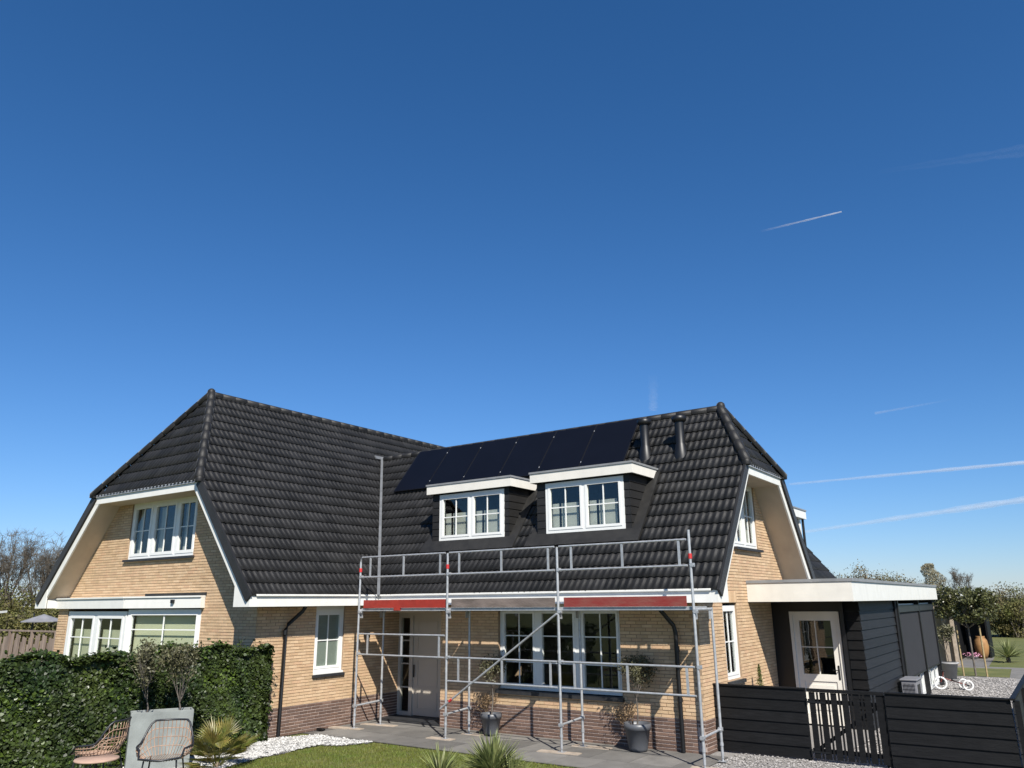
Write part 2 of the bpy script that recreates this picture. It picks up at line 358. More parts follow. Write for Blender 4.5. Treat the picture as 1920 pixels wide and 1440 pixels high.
lay(FLE,[(0,-.05),(YF-VL,-.05),(YF-VL,lenL),(HYL-VL,lenL),(0,sHE)],0,YF-VL,lenL,True)
lay(FRS,[(0,-.05),(uR,-.05),(uR,sHR),(hR,lenR),(0,lenR)],uR-41*TW,uR,lenR,True,skipS)
lay(FLW,[(0,-.05),(YF-VL,-.05),(YF-VL,lenW),(HYL-VL,lenW),(0,sHW)],0,YF-VL,lenW,False)
lay(FRN,[(0,-.05),(uR,-.05),(uR,sHR),(hR,lenR),(0,lenR)],uR-41*TW,uR,lenR,False)
lay(FHL,[(0,-.05),(wHL,-.05),(mHL,lenHL)],0,wHL,lenHL,True)
lay(FHR,[(0,-.05),(wHR,-.05),(wHR/2,lenHR)],0,wHR,lenHR,True)
cands.sort(key=lambda c:-c[0])
for k,(s_,mt) in enumerate(cands):
    if k<300: inst('roof_tile',tme,roofo,mt)
    else: stuff.add([mt@Vector(x) for x in TV],TF,True)
tag(stuff.build('roof_tiles',M['tile'],roofo),kind='stuff')
# ridge and hip tiles
def ridge_mesh(L_=.40):
    V=[];Fc=[];n=8
    for (s,r,) in ((0,.115),(L_*.93,.104)):
        for i in range(n+1):
            a=math.pi*(i/n)*1.36-.18*math.pi; V.append((s,r*math.cos(a),r*math.sin(a)*.95))
    for i in range(n): Fc.append((i,i+1,n+2+i,n+1+i))
    for i in range(n+1): V.append((0,V[i][1]*.8,V[i][2]*.8))
    for i in range(n): Fc.append((i+1,i,2*(n+1)+i,2*(n+1)+i+1))
    me=bpy.data.meshes.new('ridge_tile'); me.from_pydata(V,[],Fc); me.materials.append(M['tile']); me.polygons.foreach_set('use_smooth',[True]*len(Fc)); me.update(); return me
rme=ridge_mesh()
def ridge(p0,p1,off=.0):
    p0,p1=Vector(p0),Vector(p1); d=p1-p0; n=max(1,round(d.length/.40)); st=d.length/n; d.normalize()
    side=Vector((0,0,1)).cross(d).normalized(); up=d.cross(side)
    for i in range(n):
        o=p0+d*(st*i)+up*off
        m=Matrix(((d.x,side.x,up.x,o.x),(d.y,side.y,up.y,o.y),(d.z,side.z,up.z,o.z),(0,0,0,1)))@Matrix.Rotation(-.03,4,'Y')@Matrix.Diagonal((st/.38,1,1,1))
        inst('ridge_tile',rme,roofo,m)
ridge((RXL,HYL-.1,RZL),(RXL,YF,RZL)); ridge((HXR+.1,RYR,RZR),(-2.85,RYR,RZR))
ridge((xhl,VL-.05,HZL),(RXL,HYL,RZL),.025); ridge((xhw,VL-.05,HZL),(RXL,HYL,RZL),.025)
ridge((VR+.05,yhr,HZR),(HXR,RYR,RZR),.025); ridge((VR+.05,yhn,HZR),(HXR,RYR,RZR),.025)
for p in ((xhl,VL-.04,HZL+.05),(xhw,VL-.04,HZL+.05),(VR+.04,yhr,HZR+.05),(VR+.04,yhn,HZR+.05),(RXL,HYL-.02,RZL+.09),(HXR+.02,RYR,RZR+.09)):
    m_=MB(); m_.lathe(p,[(0,.10),(.05,.085),(.095,.045),(.11,-.02),(.105,-.08)],12); m_.build('hip_end_tile',M['tile'],roofo)
# valley strip (lead in the internal corner)
vt=Vector((EO-(RZR-EZ)/math.tan(tL),RYR,RZR)); vb=Vector((EO-.05,-EO+.05,EZ+.02))
d=(vt-vb).normalized(); nn=(FLE.n+FRS.n).normalized(); side=d.cross(nn).normalized()
vm=MB(); 
for sgn,fn in ((1,FRS.n),(-1,FLE.n)):
    pass
a0=vb+nn*.14-d*.16; a1=vt+nn*.10+d*.04
vm.add([a0-side*.036,a0+side*.036,a1+side*.036,a1-side*.036,a0-side*.036-nn*.2,a0+side*.036-nn*.2,a1+side*.036-nn*.2,a1-side*.036-nn*.2],[(0,1,2,3),(0,3,7,4),(1,5,6,2)])
vm.build('valley_gutter',M['valley'],roofo)
# lead patch at the valley head
MB().box(RYR-VL-.32,RYR-VL+.14,(RZR-EZ)/sinL-.05,(RZR-EZ)/sinL+.10,.03,.062,fr=FLE).build('lead_patch',M['valley'],roofo)
# verges: black flange, white bargeboard, soffit
def verge(fr,u,sgn,s0,s1,wall_u):
    e=sgn
    MB().box(min(u,u+.05*e),max(u,u+.05*e),s0,s1,-.14,.055,fr=fr).build('verge_flange',M['tile'],roofo)
    a,b=sorted((u-.045*e,u-.005*e)); MB().box(a,b,s0+.1,s1,-.30,-.142,fr=fr).build('bargeboard',M['white'],house)
    a,b=sorted((u-.047*e,wall_u)); MB().box(a,b,s0+.1,s1,-.285,-.26,fr=fr).build('soffit',M['soffit'],house)
verge(FLE,0,-1,-.04,sHE,AY-VL+.02); verge(FLW,0,-1,-.04,sHW,AY-VL+.02)
verge(FRS,uR,1,-.04,sHR,LX+3.2-.02); verge(FRN,uR,1,-.04,sHR,LX+3.2-.02)
# hip eaves: fascia, scalloped comb, soffit
def hipeave(p0,p1,inw,wall):
    p0,p1,inw=Vector(p0),Vector(p1),Vector(inw); u=(p1-p0).normalized(); fr=Fr(p0,u,(0,0,1),-inw); L_=(p1-p0).length
    MB().box(.02,L_-.02,-.20,-.03,-.04,.0,fr=fr).build('fascia_board',M['white'],house)
    MB().box(.02,L_-.02,-.03,.03,-.02,.035,fr=fr).build('eave_gutter',M['greyfr'],house)
    MB().box(.05,L_-.05,-.20,-.18,-wall,-.041,fr=fr).build('soffit',M['soffit'],house)
hipeave((xhw-.02,VL,HZL),(xhl+.02,VL,HZL),(0,1,0),.74)
hipeave((VR,yhr,HZR),(VR,yhn,HZR),(-1,0,0),.74)
# lower eaves: boxed fascia with gutter lip
def eavebox(name,x0,x1,y0,y1,z0=2.705,z1=2.93): return bx(name,M['white'],house,x0,x1,y0,y1,z0,z1)
eavebox('eave_box',.0,.53,VL,-.53); eavebox('eave_box',.0,VR,-.53,-.003)
eavebox('eave_box',WTL-.12,-8.2,VL,YF); 
MB().box(.50,.575,VL+.13,-.575,2.915,2.957).build('gutter',M['white'],house,bev=.008)
MB().box(.576,VR-.13,-.575,-.50,2.915,2.957).build('gutter',M['white'],house,bev=.008)
# end boards of the boxed eaves (triangular return under verge)
def tri(name,pts,th,m):
    k=len(pts); P=[Vector(p) for p in pts]; Q=[p+Vector(th) for p in P]
    return MB().add(P+Q,[tuple(range(k)),tuple(range(k,2*k))[::-1]]+[(i,k+i,k+(i+1)%k,(i+1)%k) for i in range(k)]).build(name,m,house)
tri('eave_end_board',[(.52,VL-.004,2.705),(.52,VL-.004,2.84),(.10,VL-.004,3.15),(-.02,VL-.004,3.27),(-.02,VL-.004,2.705)],(0,.03,0),M['white'])
tri('eave_end_board',[(VR+.004,-.52,2.705),(VR+.004,-.02,2.705),(VR+.004,-.02,3.27),(VR+.004,-.15,3.14),(VR+.004,-.52,2.84)],(-.03,0,0),M['white'])
tri('eave_end_board',[(WTL-.1,VL-.004,2.705),(-8.15,VL-.004,2.705),(-8.15,VL-.004,3.2),(WTL,VL-.004,2.9)],(0,.03,0),M['white'])
# ------------------------------------------------------------------ brick walls
CH=.0655; BL=.235; BH=.052
bcand=[]; bstuff={'brick':MB(),'plinth':MB()}
bmesh_unit=MB().add([(-.5,-.5,0),(.5,-.5,0),(.5,.5,0),(-.5,.5,0),(-.5,-.5,-1),(.5,-.5,-1),(.5,.5,-1),(-.5,.5,-1)],[(0,1,2,3),(0,4,5,1),(1,5,6,2),(2,6,7,3),(3,7,4,0)])
def bme(nm,mt,BH=BH):
    me=bpy.data.meshes.new('brick'); me.from_pydata([(x*BL_,y*BH,z*.014) for x,y,z in bmesh_unit.v for BL_ in (BL-.011,)],[],bmesh_unit.f); me.materials.append(mt); me.update(); return me
BME={'brick':bme('b',M['brick']),'plinth':bme('p',M['plinth'],.046)}
PLZ=.56
def wall(fr,edges,z0,z1,holes=(),thick=.16,bricks=True,vis=lambda p:True,score=True,plz=PLZ):
    """edges: function z->(umin,umax); holes (u0,u1,z0,z1)"""
    mor=MB(); pm=MB(); n=int(round((z1-z0)/CH))
    for k in range(n):
        za=z0+k*CH; zb=za+CH; zm=(za+zb)/2; isp=zm<plz
        a0,a1=edges(za); b0,b1=edges(zb)
        iv=[(a0,a1,b0,b1)]
        cuts=sorted([(h[0],h[1]) for h in holes if h[2]-.001<zm<h[3]+.001])
        for c0,c1 in cuts:
            nv=[]
            for (p0,p1,q0,q1) in iv:
                if c1<=min(p0,q0) or c0>=max(p1,q1): nv.append((p0,p1,q0,q1)); continue
                if c0>max(p0,q0): nv.append((p0,c0,q0,c0))
                if c1<min(p1,q1): nv.append((c1,p1,c1,q1))
            iv=nv
        for (p0,p1,q0,q1) in iv:
            if min(p1,q1)-max(p0,q0)<.01: continue
            P=[fr.p(p0,za,-.008),fr.p(p1,za,-.008),fr.p(p1,za,-thick),fr.p(p0,za,-thick),fr.p(q0,zb,-.008),fr.p(q1,zb,-.008),fr.p(q1,zb,-thick),fr.p(q0,zb,-thick)]
            (pm if isp else mor).hexa(P)
            if not bricks: continue
            lo=max(p0,q0)+.001;hi=min(p1,q1)-.001
            BHk=.046 if isp else BH; off=(k%2)*BL*.5+(.12*BL if (k%4)>1 else 0)
            i=math.floor((lo-off)/BL)
            while True:
                c0=off+i*BL; c1=c0+BL-.011; i+=1
                if c0>hi: break
                x0=max(c0,lo);x1=min(c1,hi)
                if x1-x0<.010: continue
                zc=za+CH/2; dn=rnd(-.0015,.002)
                full=abs((x1-x0)-(BL-.011))<.002
                P=fr.p((x0+x1)/2,zc,dn)
                kind='plinth' if isp else 'brick'
                if full and score:
                    pr=proj(P)
                    if pr and 0<pr[0]<1920 and 0<pr[1]<1425 and vis(pr):
                        v=(CP-P).normalized(); sz=max(0,v.dot(fr.n))/pr[2]**2*(1.3 if isp else 1)
                        bcand.append((sz,kind,frmat(fr,(x0+x1)/2,zc,dn))); continue
                bstuff[kind].add([fr.p(a,b,c) for c in (dn,-.012) for (a,b) in ((x0,zc-BHk/2),(x1,zc-BHk/2),(x1,zc+BHk/2),(x0,zc+BHk/2))],[(0,1,2,3),(0,4,5,1),(1,5,6,2),(2,6,7,3),(3,7,4,0)])
    wo=None
    if mor.v: wo=mor.build('wall',M['mortar'],house)
    if pm.v: pm.build('plinth_wall',M['plmortar'],house)
    return wo
nothedge=lambda pr: not(pr[0]<515 and pr[1]>1195)
noscaf=lambda pr: nothedge(pr) and not (pr[0]<745 and pr[1]>1425)
FG=Fr((0,AY,0),(1,0,0),(0,0,1),(0,-1,0))     # left gable (u=x)
FS=Fr((0,0,0),(0,1,0),(0,0,1),(1,0,0))       # left wing side (u=y)
FF=Fr((0,0,0),(1,0,0),(0,0,1),(0,-1,0))      # right wing front
FE=Fr((LX,0,0),(0,1,0),(0,0,1),(1,0,0))      # right gable
def eG(z):
    zz=z+.22
    return (max(-8.2,WTL+(zz-EZ)/math.tan(tW)),min(-.009,EO-(zz-EZ)/math.tan(tL)))
def eE(z):
    zz=z+.22
    return (max(0,-EO+(zz-EZ)/math.tan(tR)),min(WR,WR+EO-(zz-EZ)/math.tan(tR)))
mainwall=wall(FG,eG,0,84*CH,[(-5.48,-2.57,3.87,5.6),(-8.0,-2.05,.55,2.72)],vis=nothedge)
wall(FS,lambda z:(AY+.01,.84),0,42*CH,[(-2.0,-1.10,1.18,2.75)],vis=nothedge)
wall(FF,lambda z:(2.1,LX-.009),0,42*CH,[(3.77,6.82,.86,2.75)])
wall(FE,eE,0,84*CH,[(1.34,2.20,1.16,2.66),(2.36,4.07,3.88,5.6)],vis=lambda pr: not(pr[1]>1280 and pr[0]>1338))
# recess of the front door
wall(Fr((2.1,0,0),(0,1,0),(0,0,1),(-1,0,0)),lambda z:(.002,.84),0,42*CH,score=False)
wall(Fr((0,.85,0),(1,0,0),(0,0,1),(0,-1,0)),lambda z:(1.5,2.1),0,42*CH,score=False)
# hidden sides
bx('wall',M['mortar'],house,-8.2,-8.05,AY+.17,YF-.1,0,2.9); bx('wall',M['mortar'],house,-8.04,LX-.17,YF-.3,YF-.15,0,2.9)
bx('wall',M['mortar'],house,2,LX-.17,WR-.15,WR,0,3.2)
bx('wall',M['mortar'],house,-7.0,-.9,YF-.3,YF-.15,2.9,5.5)
bx('ceiling',M['darkin'],house,-8.0,-.17,AY+.17,YF-.4,2.72,2.8); bx('ceiling',M['darkin'],house,-.169,LX-.17,.17,WR-.17,2.72,2.8)
bx('floor',M['darkin'],house,-8.0,LX-.17,AY+.17 if 0 else .95,WR-.2,.02,.06)
bx('inner_wall',M['darkin'],house,-7.9,-.2,-.9,-.8,.0,2.7); bx('inner_wall',M['darkin'],house,-5.8,-2.3,-.9,-.8,2.8,5.4); bx('inner_wall',M['darkin'],house,2.2,LX-.3,3.2,3.3,.0,2.7)
bx('inner_wall',M['darkin'],house,6.95,7.05,1.9,4.2,2.8,5.5)
bx('porch_ceiling',M['soffit'],house,.0,2.1,.002,.85,2.60,2.70); bx('porch_beam',M['soffit'],house,.02,2.1,-.03,.0,2.53,2.704)
# soldier course above the low gable window
for i in range(13):
    u=1.31+i*.0715
    bx('brick',M['brick'],house,u,u+.060,2.70,2.92,-.004,.004,fr=FE)
# ------------------------------------------------------------------ windows
def window(fr,u0,u1,z0,z1,lights,nb=(2,2),rec=.0,parent=None,fw=.07,sw=.055,fmat='upvc',back=None,rowz=None,smat=None,depth=.08,backoff=.12):
    """frame in plane fr; lights = list of (u0,u1)"""
    parent=parent or house; n1=-rec; n0=n1-depth
    m=MB()
    m.box(u0,u1,z0,z0+fw,n0,n1,fr=fr).box(u0,u1,z1-fw,z1,n0,n1,fr=fr)
    m.box(u0,u0+fw,z0+fw,z1-fw,n0,n1,fr=fr).box(u1-fw,u1,z0+fw,z1-fw,n0,n1,fr=fr)
    for i in range(len(lights)-1): m.box(lights[i][1],lights[i+1][0],z0+fw,z1-fw,n0,n1,fr=fr)
    wo=m.build('window',M[fmat],parent)
    lev=parent is house
    par=wo if lev else parent
    for (a,b) in lights:
        za,zb=z0+fw,z1-fw; q1=n1-.012 if True else n1; q0=q1-.05
        if sw:
            s=MB(); s.box(a,b,za,za+sw,q0,q1+.022,fr=fr).box(a,b,zb-sw,zb,q0,q1+.022,fr=fr).box(a,a+sw,za+sw,zb-sw,q0,q1+.022,fr=fr).box(b-sw,b,za+sw,zb-sw,q0,q1+.022,fr=fr)
            s.build('sash',M[smat or fmat],par)
        ga,gb,gc,gd=a+sw,b-sw,za+sw,zb-sw
        gn=q1-.022
        cols=[ga+(gb-ga)*i/nb[0] for i in range(nb[0]+1)]
        rows=[gc]+(rowz if rowz else [gc+(gd-gc)*i/nb[1] for i in range(1,nb[1])])+[gd]
        for c in cols[1:-1]: bx('glazing_bar',M[fmat],par,c-.012,c+.012,gc,gd,gn-.006,gn+.016,fr=fr)
        for r in rows[1:-1]: bx('glazing_bar',M[fmat],par,ga,gb,r-.012,r+.012,gn-.007,gn+.012,fr=fr)
        for i in range(len(cols)-1):
            for j in range(len(rows)-1):
                bx('pane',M['glass'],par,cols[i]+(.0122 if i else 0),cols[i+1]-(.0122 if i<len(cols)-2 else 0),rows[j]+(.0122 if j else 0),rows[j+1]-(.0122 if j<len(rows)-2 else 0),gn-.004,gn,fr=fr)
        if back:
            for (mname,f0,f1,g0,g1) in back:
                bx('blind' if 'curtain' not in mname else 'curtain',M[mname],par,ga+(gb-ga)*g0-.02*(g0==0),ga+(gb-ga)*g1+.02*(g1==1),gc+(gd-gc)*f0-.02*(f0==0),gc+(gd-gc)*f1,gn-backoff-.004,gn-backoff,fr=fr)
    return wo
# upper left gable
window(FG,-5.48,-2.57,3.90,5.33,[(-5.41,-4.56),(-4.46,-3.48),(-3.38,-2.64)],(2,2),rec=.04,back=[('curtain',0,1,0,.22)],sw=.075)
bx('window_head',M['cream'],house,-5.48,-2.57,5.33,5.5,-.1,-.02,fr=FG)
bx('window_sill',M['stone'],house,-5.55,-2.50,3.84,3.895,-.02,.07,fr=FG)
# side window
window(FS,-2.0,-1.10,1.24,2.62,[(-1.94,-1.16)],(2,2),rec=.05,back=[('frost',0,1,0,1)],backoff=.01)
bx('window_sill',M['stone'],house,-2.03,-1.07,1.13,1.19,-.02,.05,fr=FS); bx('sill_board',M['upvc'],house,-2.0,-1.1,1.193,1.238,-.06,.02,fr=FS)
bx('window_head',M['cream'],house,-2.0,-1.1,2.62,2.703,-.1,-.04,fr=FS)
# triple window in the front wall
window(FF,3.77,6.82,.92,2.62,[(3.84,4.70),(4.84,5.72),(5.88,6.75)],(2,3),rec=.08,rowz=[1.48,2.03],sw=.05)
bx('window_sill',M['stone'],house,3.72,6.86,.82,.90,-.06,.06,fr=FF)
bx('window_head',M['cream'],house,3.77,6.82,2.62,2.703,-.14,-.06,fr=FF)
# right gable windows
window(FE,1.34,2.20,1.18,2.64,[(1.41,2.13)],(2,2),rec=.05,sw=.05)
bx('window_sill',M['stone'],house,1.28,2.26,1.09,1.16,-.02,.06,fr=FE)
window(FE,2.36,4.07,3.90,5.40,[(2.43,3.17),(3.27,4.00)],(2,2),rec=.04,back=[('curtain',0,1,0,.35),('curtain',0,1,.7,1)])
bx('window_sill',M['stone'],house,2.32,4.16,3.83,3.885,-.02,.09,fr=FE); bx('window_head',M['cream'],house,2.36,4.07,5.4,5.5,-.1,-.02,fr=FE)
# bay window
pa,pb,pc=Vector((-8.2,-3.86,0)),Vector((-4.47,-4.05,0)),Vector((-1.9,-3.68,0))
f1=Fr(pa,pb-pa,(0,0,1),(pb-pa).cross(Vector((0,0,1)))); f2=Fr(pb,pc-pb,(0,0,1),(pc-pb).cross(Vector((0,0,1))))
l1=(pb-pa).length; l2=(pc-pb).length
wall(f1,lambda z:(0,l1),0,41*CH,[(.56,l1-.01,.9,2.9)],vis=lambda pr: pr[1]<1220)
wall(f2,lambda z:(0,l2),0,13*CH,[],score=False)
window(f1,.58,l1-.02,.9,2.62,[(.70,2.06),(2.24,l1-.16)],(2,3),rec=.02,back=[('blind',0,.80,0,1)],sw=.07,fw=.1,rowz=[1.42,1.98])
window(f2,.04,l2-.10,.9,2.66,[(.14,l2-.20)],(2,3),rec=.02,back=[('blind',0,1,0,1)],fw=.1,sw=.03,rowz=[1.42,2.20])
for f_,l_ in ((f1,l1),(f2,l2)):
    bx('bay_fascia',M['white'],house,.0,l_-.003,2.69,2.925,-.3,.10,fr=f_); bx('bay_roof_edge',M['white'],house,-.0,l_-.003,2.928,2.965,-.3,.13,fr=f_)
MB().hexa([pa+Vector((0,0,2.7)),pb+Vector((0,0,2.7)),pc+Vector((0,0,2.7)),Vector((-8.2,AY,2.7)),pa+Vector((0,.02,2.96)),pb+Vector((0,.02,2.96)),pc+Vector((0,.02,2.96)),Vector((-8.2,AY,2.96))]).build('bay_roof',M['capgrey'],house)
bx('lead_flashing',M['lead'],house,-4.4,-1.86,2.97,3.035,.0035,.012,fr=FG); bx('overflow_spout',M['blackpaint'],house,1.66,1.74,2.80,2.88,.10,.16,fr=f2)
bcand.sort(key=lambda c:-c[0]); wparent=mainwall
for k,(s_,kind,mt) in enumerate(bcand):
    if k<300: inst('brick',BME[kind],wparent,mt)
    else: bstuff[kind].add([mt@v.co for v in BME[kind].vertices],[tuple(p.vertices) for p in BME[kind].polygons])
tag(bstuff['brick'].build('yellow_bricks',M['brick'],wparent),kind='stuff')
tag(bstuff['plinth'].build('plinth_bricks',M['plinth'],wparent),kind='stuff')
# front door
FD=Fr((0,.85,0),(1,0,0),(0,0,1),(0,-1,0))
door=MB(); door.box(.0,.08,0.02,2.53,-.06,.04,fr=FD).box(.38,.49,0.02,2.53,-.06,.04,fr=FD).box(1.42,1.5,.02,2.53,-.06,.04,fr=FD).box(.08,.38,2.38,2.53,-.06,.04,fr=FD).box(.49,1.42,2.44,2.53,-.06,.04,fr=FD).box(.08,.38,.02,.14,-.06,.04,fr=FD)
dfo=door.build('door_frame',M['doorp'],house)
for i in range(4): bx('pane',M['glass'],dfo,.08,.38,.16+i*.56,.16+i*.56+.53,-.02,-.012,fr=FD)
for i in range(1,4): bx('glazing_bar',M['doorp'],dfo,.08,.38,.16+i*.56-.03,.16+i*.56,-.03,.01,fr=FD)
bx('pane_backing',M['darkin'],dfo,.0,.5,.1,2.5,-.5,-.45,fr=FD)
dl=MB().box(.49,1.42,.06,2.44,-.05,.0,fr=FD)
dlo=dl.build('door',M['doorp'],house)
for (a,b,c,d_) in ((.62,1.29,1.52,2.30),(.62,1.29,.72,1.40),(.62,1.29,.20,.62)):
    mm=MB()
    for q in ((a,b,c,c+.035),(a,b,d_-.035,d_),(a,a+.035,c+.035,d_-.035),(b-.035,b,c+.035,d_-.035)): mm.box(q[0],q[1],q[2],q[3],.0,.014,fr=FD)
    mm.build('door_moulding',M['doorp'],dlo)
bx('door_handle',M['dsteel'],dlo,.535,.56,.95,1.25,.03,.055,fr=FD); 
bx('doorstep',M['stone'],house,.0,2.08,.0,.84,.002,.05,fr=Fr((0,0,0),(1,0,0),(0,1,0),(0,0,1)))
# wall lamp by the door
MB().box(.0,.10,-.45,-.33,1.93,2.06).build('wall_lamp',M['blackpaint'],house)
# downpipes
MB().path([(.32,-2.60,2.70),(.28,-2.64,2.60),(.10,-2.88,2.32),(.09,-2.93,2.22),(.09,-2.95,0.03)],.042,10).build('downpipe',M['blackpaint'],house)
MB().path([(7.84,-.34,2.70),(7.86,-.32,2.60),(8.05,-.12,2.28),(8.07,-.09,2.15),(8.08,-.09,.03)],.042,10).build('downpipe',M['blackpaint'],house)
MB().tube((8.08,-.09,1.8),(8.08,-.09,1.9),.052,10).tube((8.08,-.09,.9),(8.08,-.09,.97),.052,10).tube((.09,-2.94,2.1),(.09,-2.94,2.2),.052,10).build('pipe_collar',M['blackpaint'],house)
# ------------------------------------------------------------------ dormers
def dormer(x0,x1,wx0,wx1):
    ny=.5; z0,z1=4.05,5.44
    body=MB()
    tg=math.tan(tR)
    yb=lambda z:-EO+(z-EZ)/tg
    # front wall round the window, cheeks
    do=MB().box(x0,wx0,ny,ny+.06,z0,z1).box(wx1,x1,ny,ny+.06,z0,z1).box(wx0,wx1,ny,ny+.06,z0,4.25).build('dormer',M['cheek'],house)
    for i in range(7):
        za=4.20+i*.178; zb=za+.165
        for (xa,xb) in ((x0,wx0-.002),(wx1+.002,x1)):
            MB().hexa([(xa,ny-.024,za),(xb,ny-.024,za),(xb,ny-.002,za),(xa,ny-.002,za),(xa,ny-.012,zb),(xb,ny-.012,zb),(xb,ny-.002,zb),(xa,ny-.002,zb)]).build('cladding_board',M['cheek'],do)
        for xs_,e in ((x1,1),(x0,-1)):
            ya,ybk=ny-.02,yb(za)+.15
            MB().hexa([(xs_,ya,za),(xs_+.026*e,ya,za),(xs_+.026*e,ybk,za),(xs_,ybk,za),(xs_,ya,zb),(xs_+.012*e,ya,zb),(xs_+.012*e,ybk+.1,zb),(xs_,ybk+.1,zb)]).build('cladding_board',M['cheek'],do)
    MB().add([(x1-.03,ny+.06,z0),(x1-.03,1.7,z0),(x1-.03,1.7,z1),(x1-.03,ny+.06,z1),(x0+.03,ny+.06,z0),(x0+.03,1.7,z0),(x0+.03,1.7,z1),(x0+.03,ny+.06,z1)],[(0,1,2,3),(4,5,6,7),(1,5,6,2)]).build('dormer_lining',M['darkin'],do)
    fx0,fx1=x0-.13,x1+.15
    MB().box(fx0,fx1,.36,.40,5.43,5.64).build('fascia_board',M['cream'],do)
    for xa,xb in ((fx0,fx0+.04),(fx1-.04,fx1)): MB().box(xa,xb,.401,yb(5.5)+.02,5.43,5.64).build('fascia_board',M['cream'],do)
    MB().box(fx0+.04,fx1-.04,.40,yb(5.6)+.1,5.445,5.62).build('dormer_roof',M['under'],do)
    MB().box(fx0-.02,fx1+.02,.34,.42,5.642,5.685).box(fx0-.02,fx0+.05,.42,yb(5.65)+.04,5.642,5.685).box(fx1-.05,fx1+.02,.42,yb(5.65)+.04,5.642,5.685).build('roof_edge_trim',M['capgrey'],do)
    # flashings
    def strip(xa,xb,za,zb,h=.075,nm='lead_flashing'):
        sa=(za-EZ)/math.sin(tR); sb=(zb-EZ)/math.sin(tR)
        MB().box(xa+3.2,xb+3.2,sa,sb,.0,h,fr=FRS).build(nm,M['lead'],do)
    strip(x0-.25,x1+.25,3.93,4.22); strip(x1,x1+.25,4.22,5.55); strip(x0-.20,x0,4.22,5.5)
    fr=Fr((0,ny,0),(1,0,0),(0,0,1),(0,-1,0)); mid=(wx0+wx1)/2
    window(fr,wx0,wx1,4.25,5.40,[(wx0+.07,mid-.04),(mid+.04,wx1-.07)],(2,2),rec=-.03,parent=do,sw=.055,back=[('slatb',0,.62,0,.85),('curtain',0,.62,.2,.28)],backoff=.10)
    bx('roller_blind',M['frost'],do,wx0+.1,wx1-.1,4.75,5.38,ny+.3,ny+.31,fr=W0) if 0 else None
    return do
dormer(1.38,3.74,1.60,3.62); dormer(4.58,6.96,4.81,6.83)
# rear dormer, seen past the right verge
rd=MB().box(6.2,8.44,4.7,8.2,3.9,4.95).build('dormer',M['cheek'],house)
MB().box(6.0,8.60,4.6,8.42,4.95,5.17).build('fascia_board',M['white'],rd); MB().box(5.98,8.62,4.6,8.44,5.172,5.21).build('roof_edge_trim',M['capgrey'],rd)
MB().box(8.442,8.49,8.02,8.19,4.0,4.949).build('corner_board',M['white'],rd); MB().path([(8.52,8.30,4.95),(8.52,8.30,3.7)],.035,8).build('rain_pipe',M['blackpaint'],rd)
# rear wing roof slope
FRW=Fr((8.85,6.2,3.28),(0,1,0),(-math.cos(R_(52)),0,math.sin(R_(52))),(math.sin(R_(52)),0,math.cos(R_(52))))
stuff=MB(); lay(FRW,[(0,-.05),(3.9,-.05),(3.9,4.4),(0,4.4)],0,3.9,4.4,False)
tag(stuff.build('rear_roof_tiles',M['tile'],house),kind='stuff')
slab_=MB(); slab(slab_,FRW,[(0,0),(3.9,0),(3.9,4.4),(0,4.4)],-.12,-.03); slab_.build('rear_roof',M['under'],house)
bx('wall',M['mortar'],house,6.2,8.4,6.2,10.0,0,3.6)
# ------------------------------------------------------------------ solar panels and roof vents
for i in range(6):
    a=1.93+i*1.243
    pn=MB().box(a,a+1.225,3.74,5.48,.085,.12,fr=FRS).build('solar_panel',M['pvf'],house)
    MB().box(a+.012,a+1.213,3.752,5.468,.1202,.124,fr=FRS).build('solar_cells',M['pv'],pn)
    if i:
        for s in (4.0,5.2): MB().box(a-.016,a-.002,s,s+.045,.10,.128,fr=FRS).build('panel_clamp',M['steel'],pn)
for (x,y) in ((6.64,2.22),(7.56,2.17)):
    z=EZ+(y+EO)*math.tan(tR)
    v=MB(); v.lathe((x,y-.1,z),[(.19,-.34),(.18,-.2),(.125,.06),(.108,.10),(.112,.56),(.112,.60)],16)
    vo=v.build('roof_vent',M['blackpaint'],house)
    MB().lathe((x,y-.1,z),[(.0,.76),(.12,.76),(.17,.73),(.17,.64),(.12,.60)],16).build('vent_cap',M['blackpaint'],vo)
    MB().box(x+3.2-.28,x+3.2+.28,3.35+.0,4.2,.02,.07,fr=FRS).build('vent_flashing',M['lead'],vo) if 0 else None
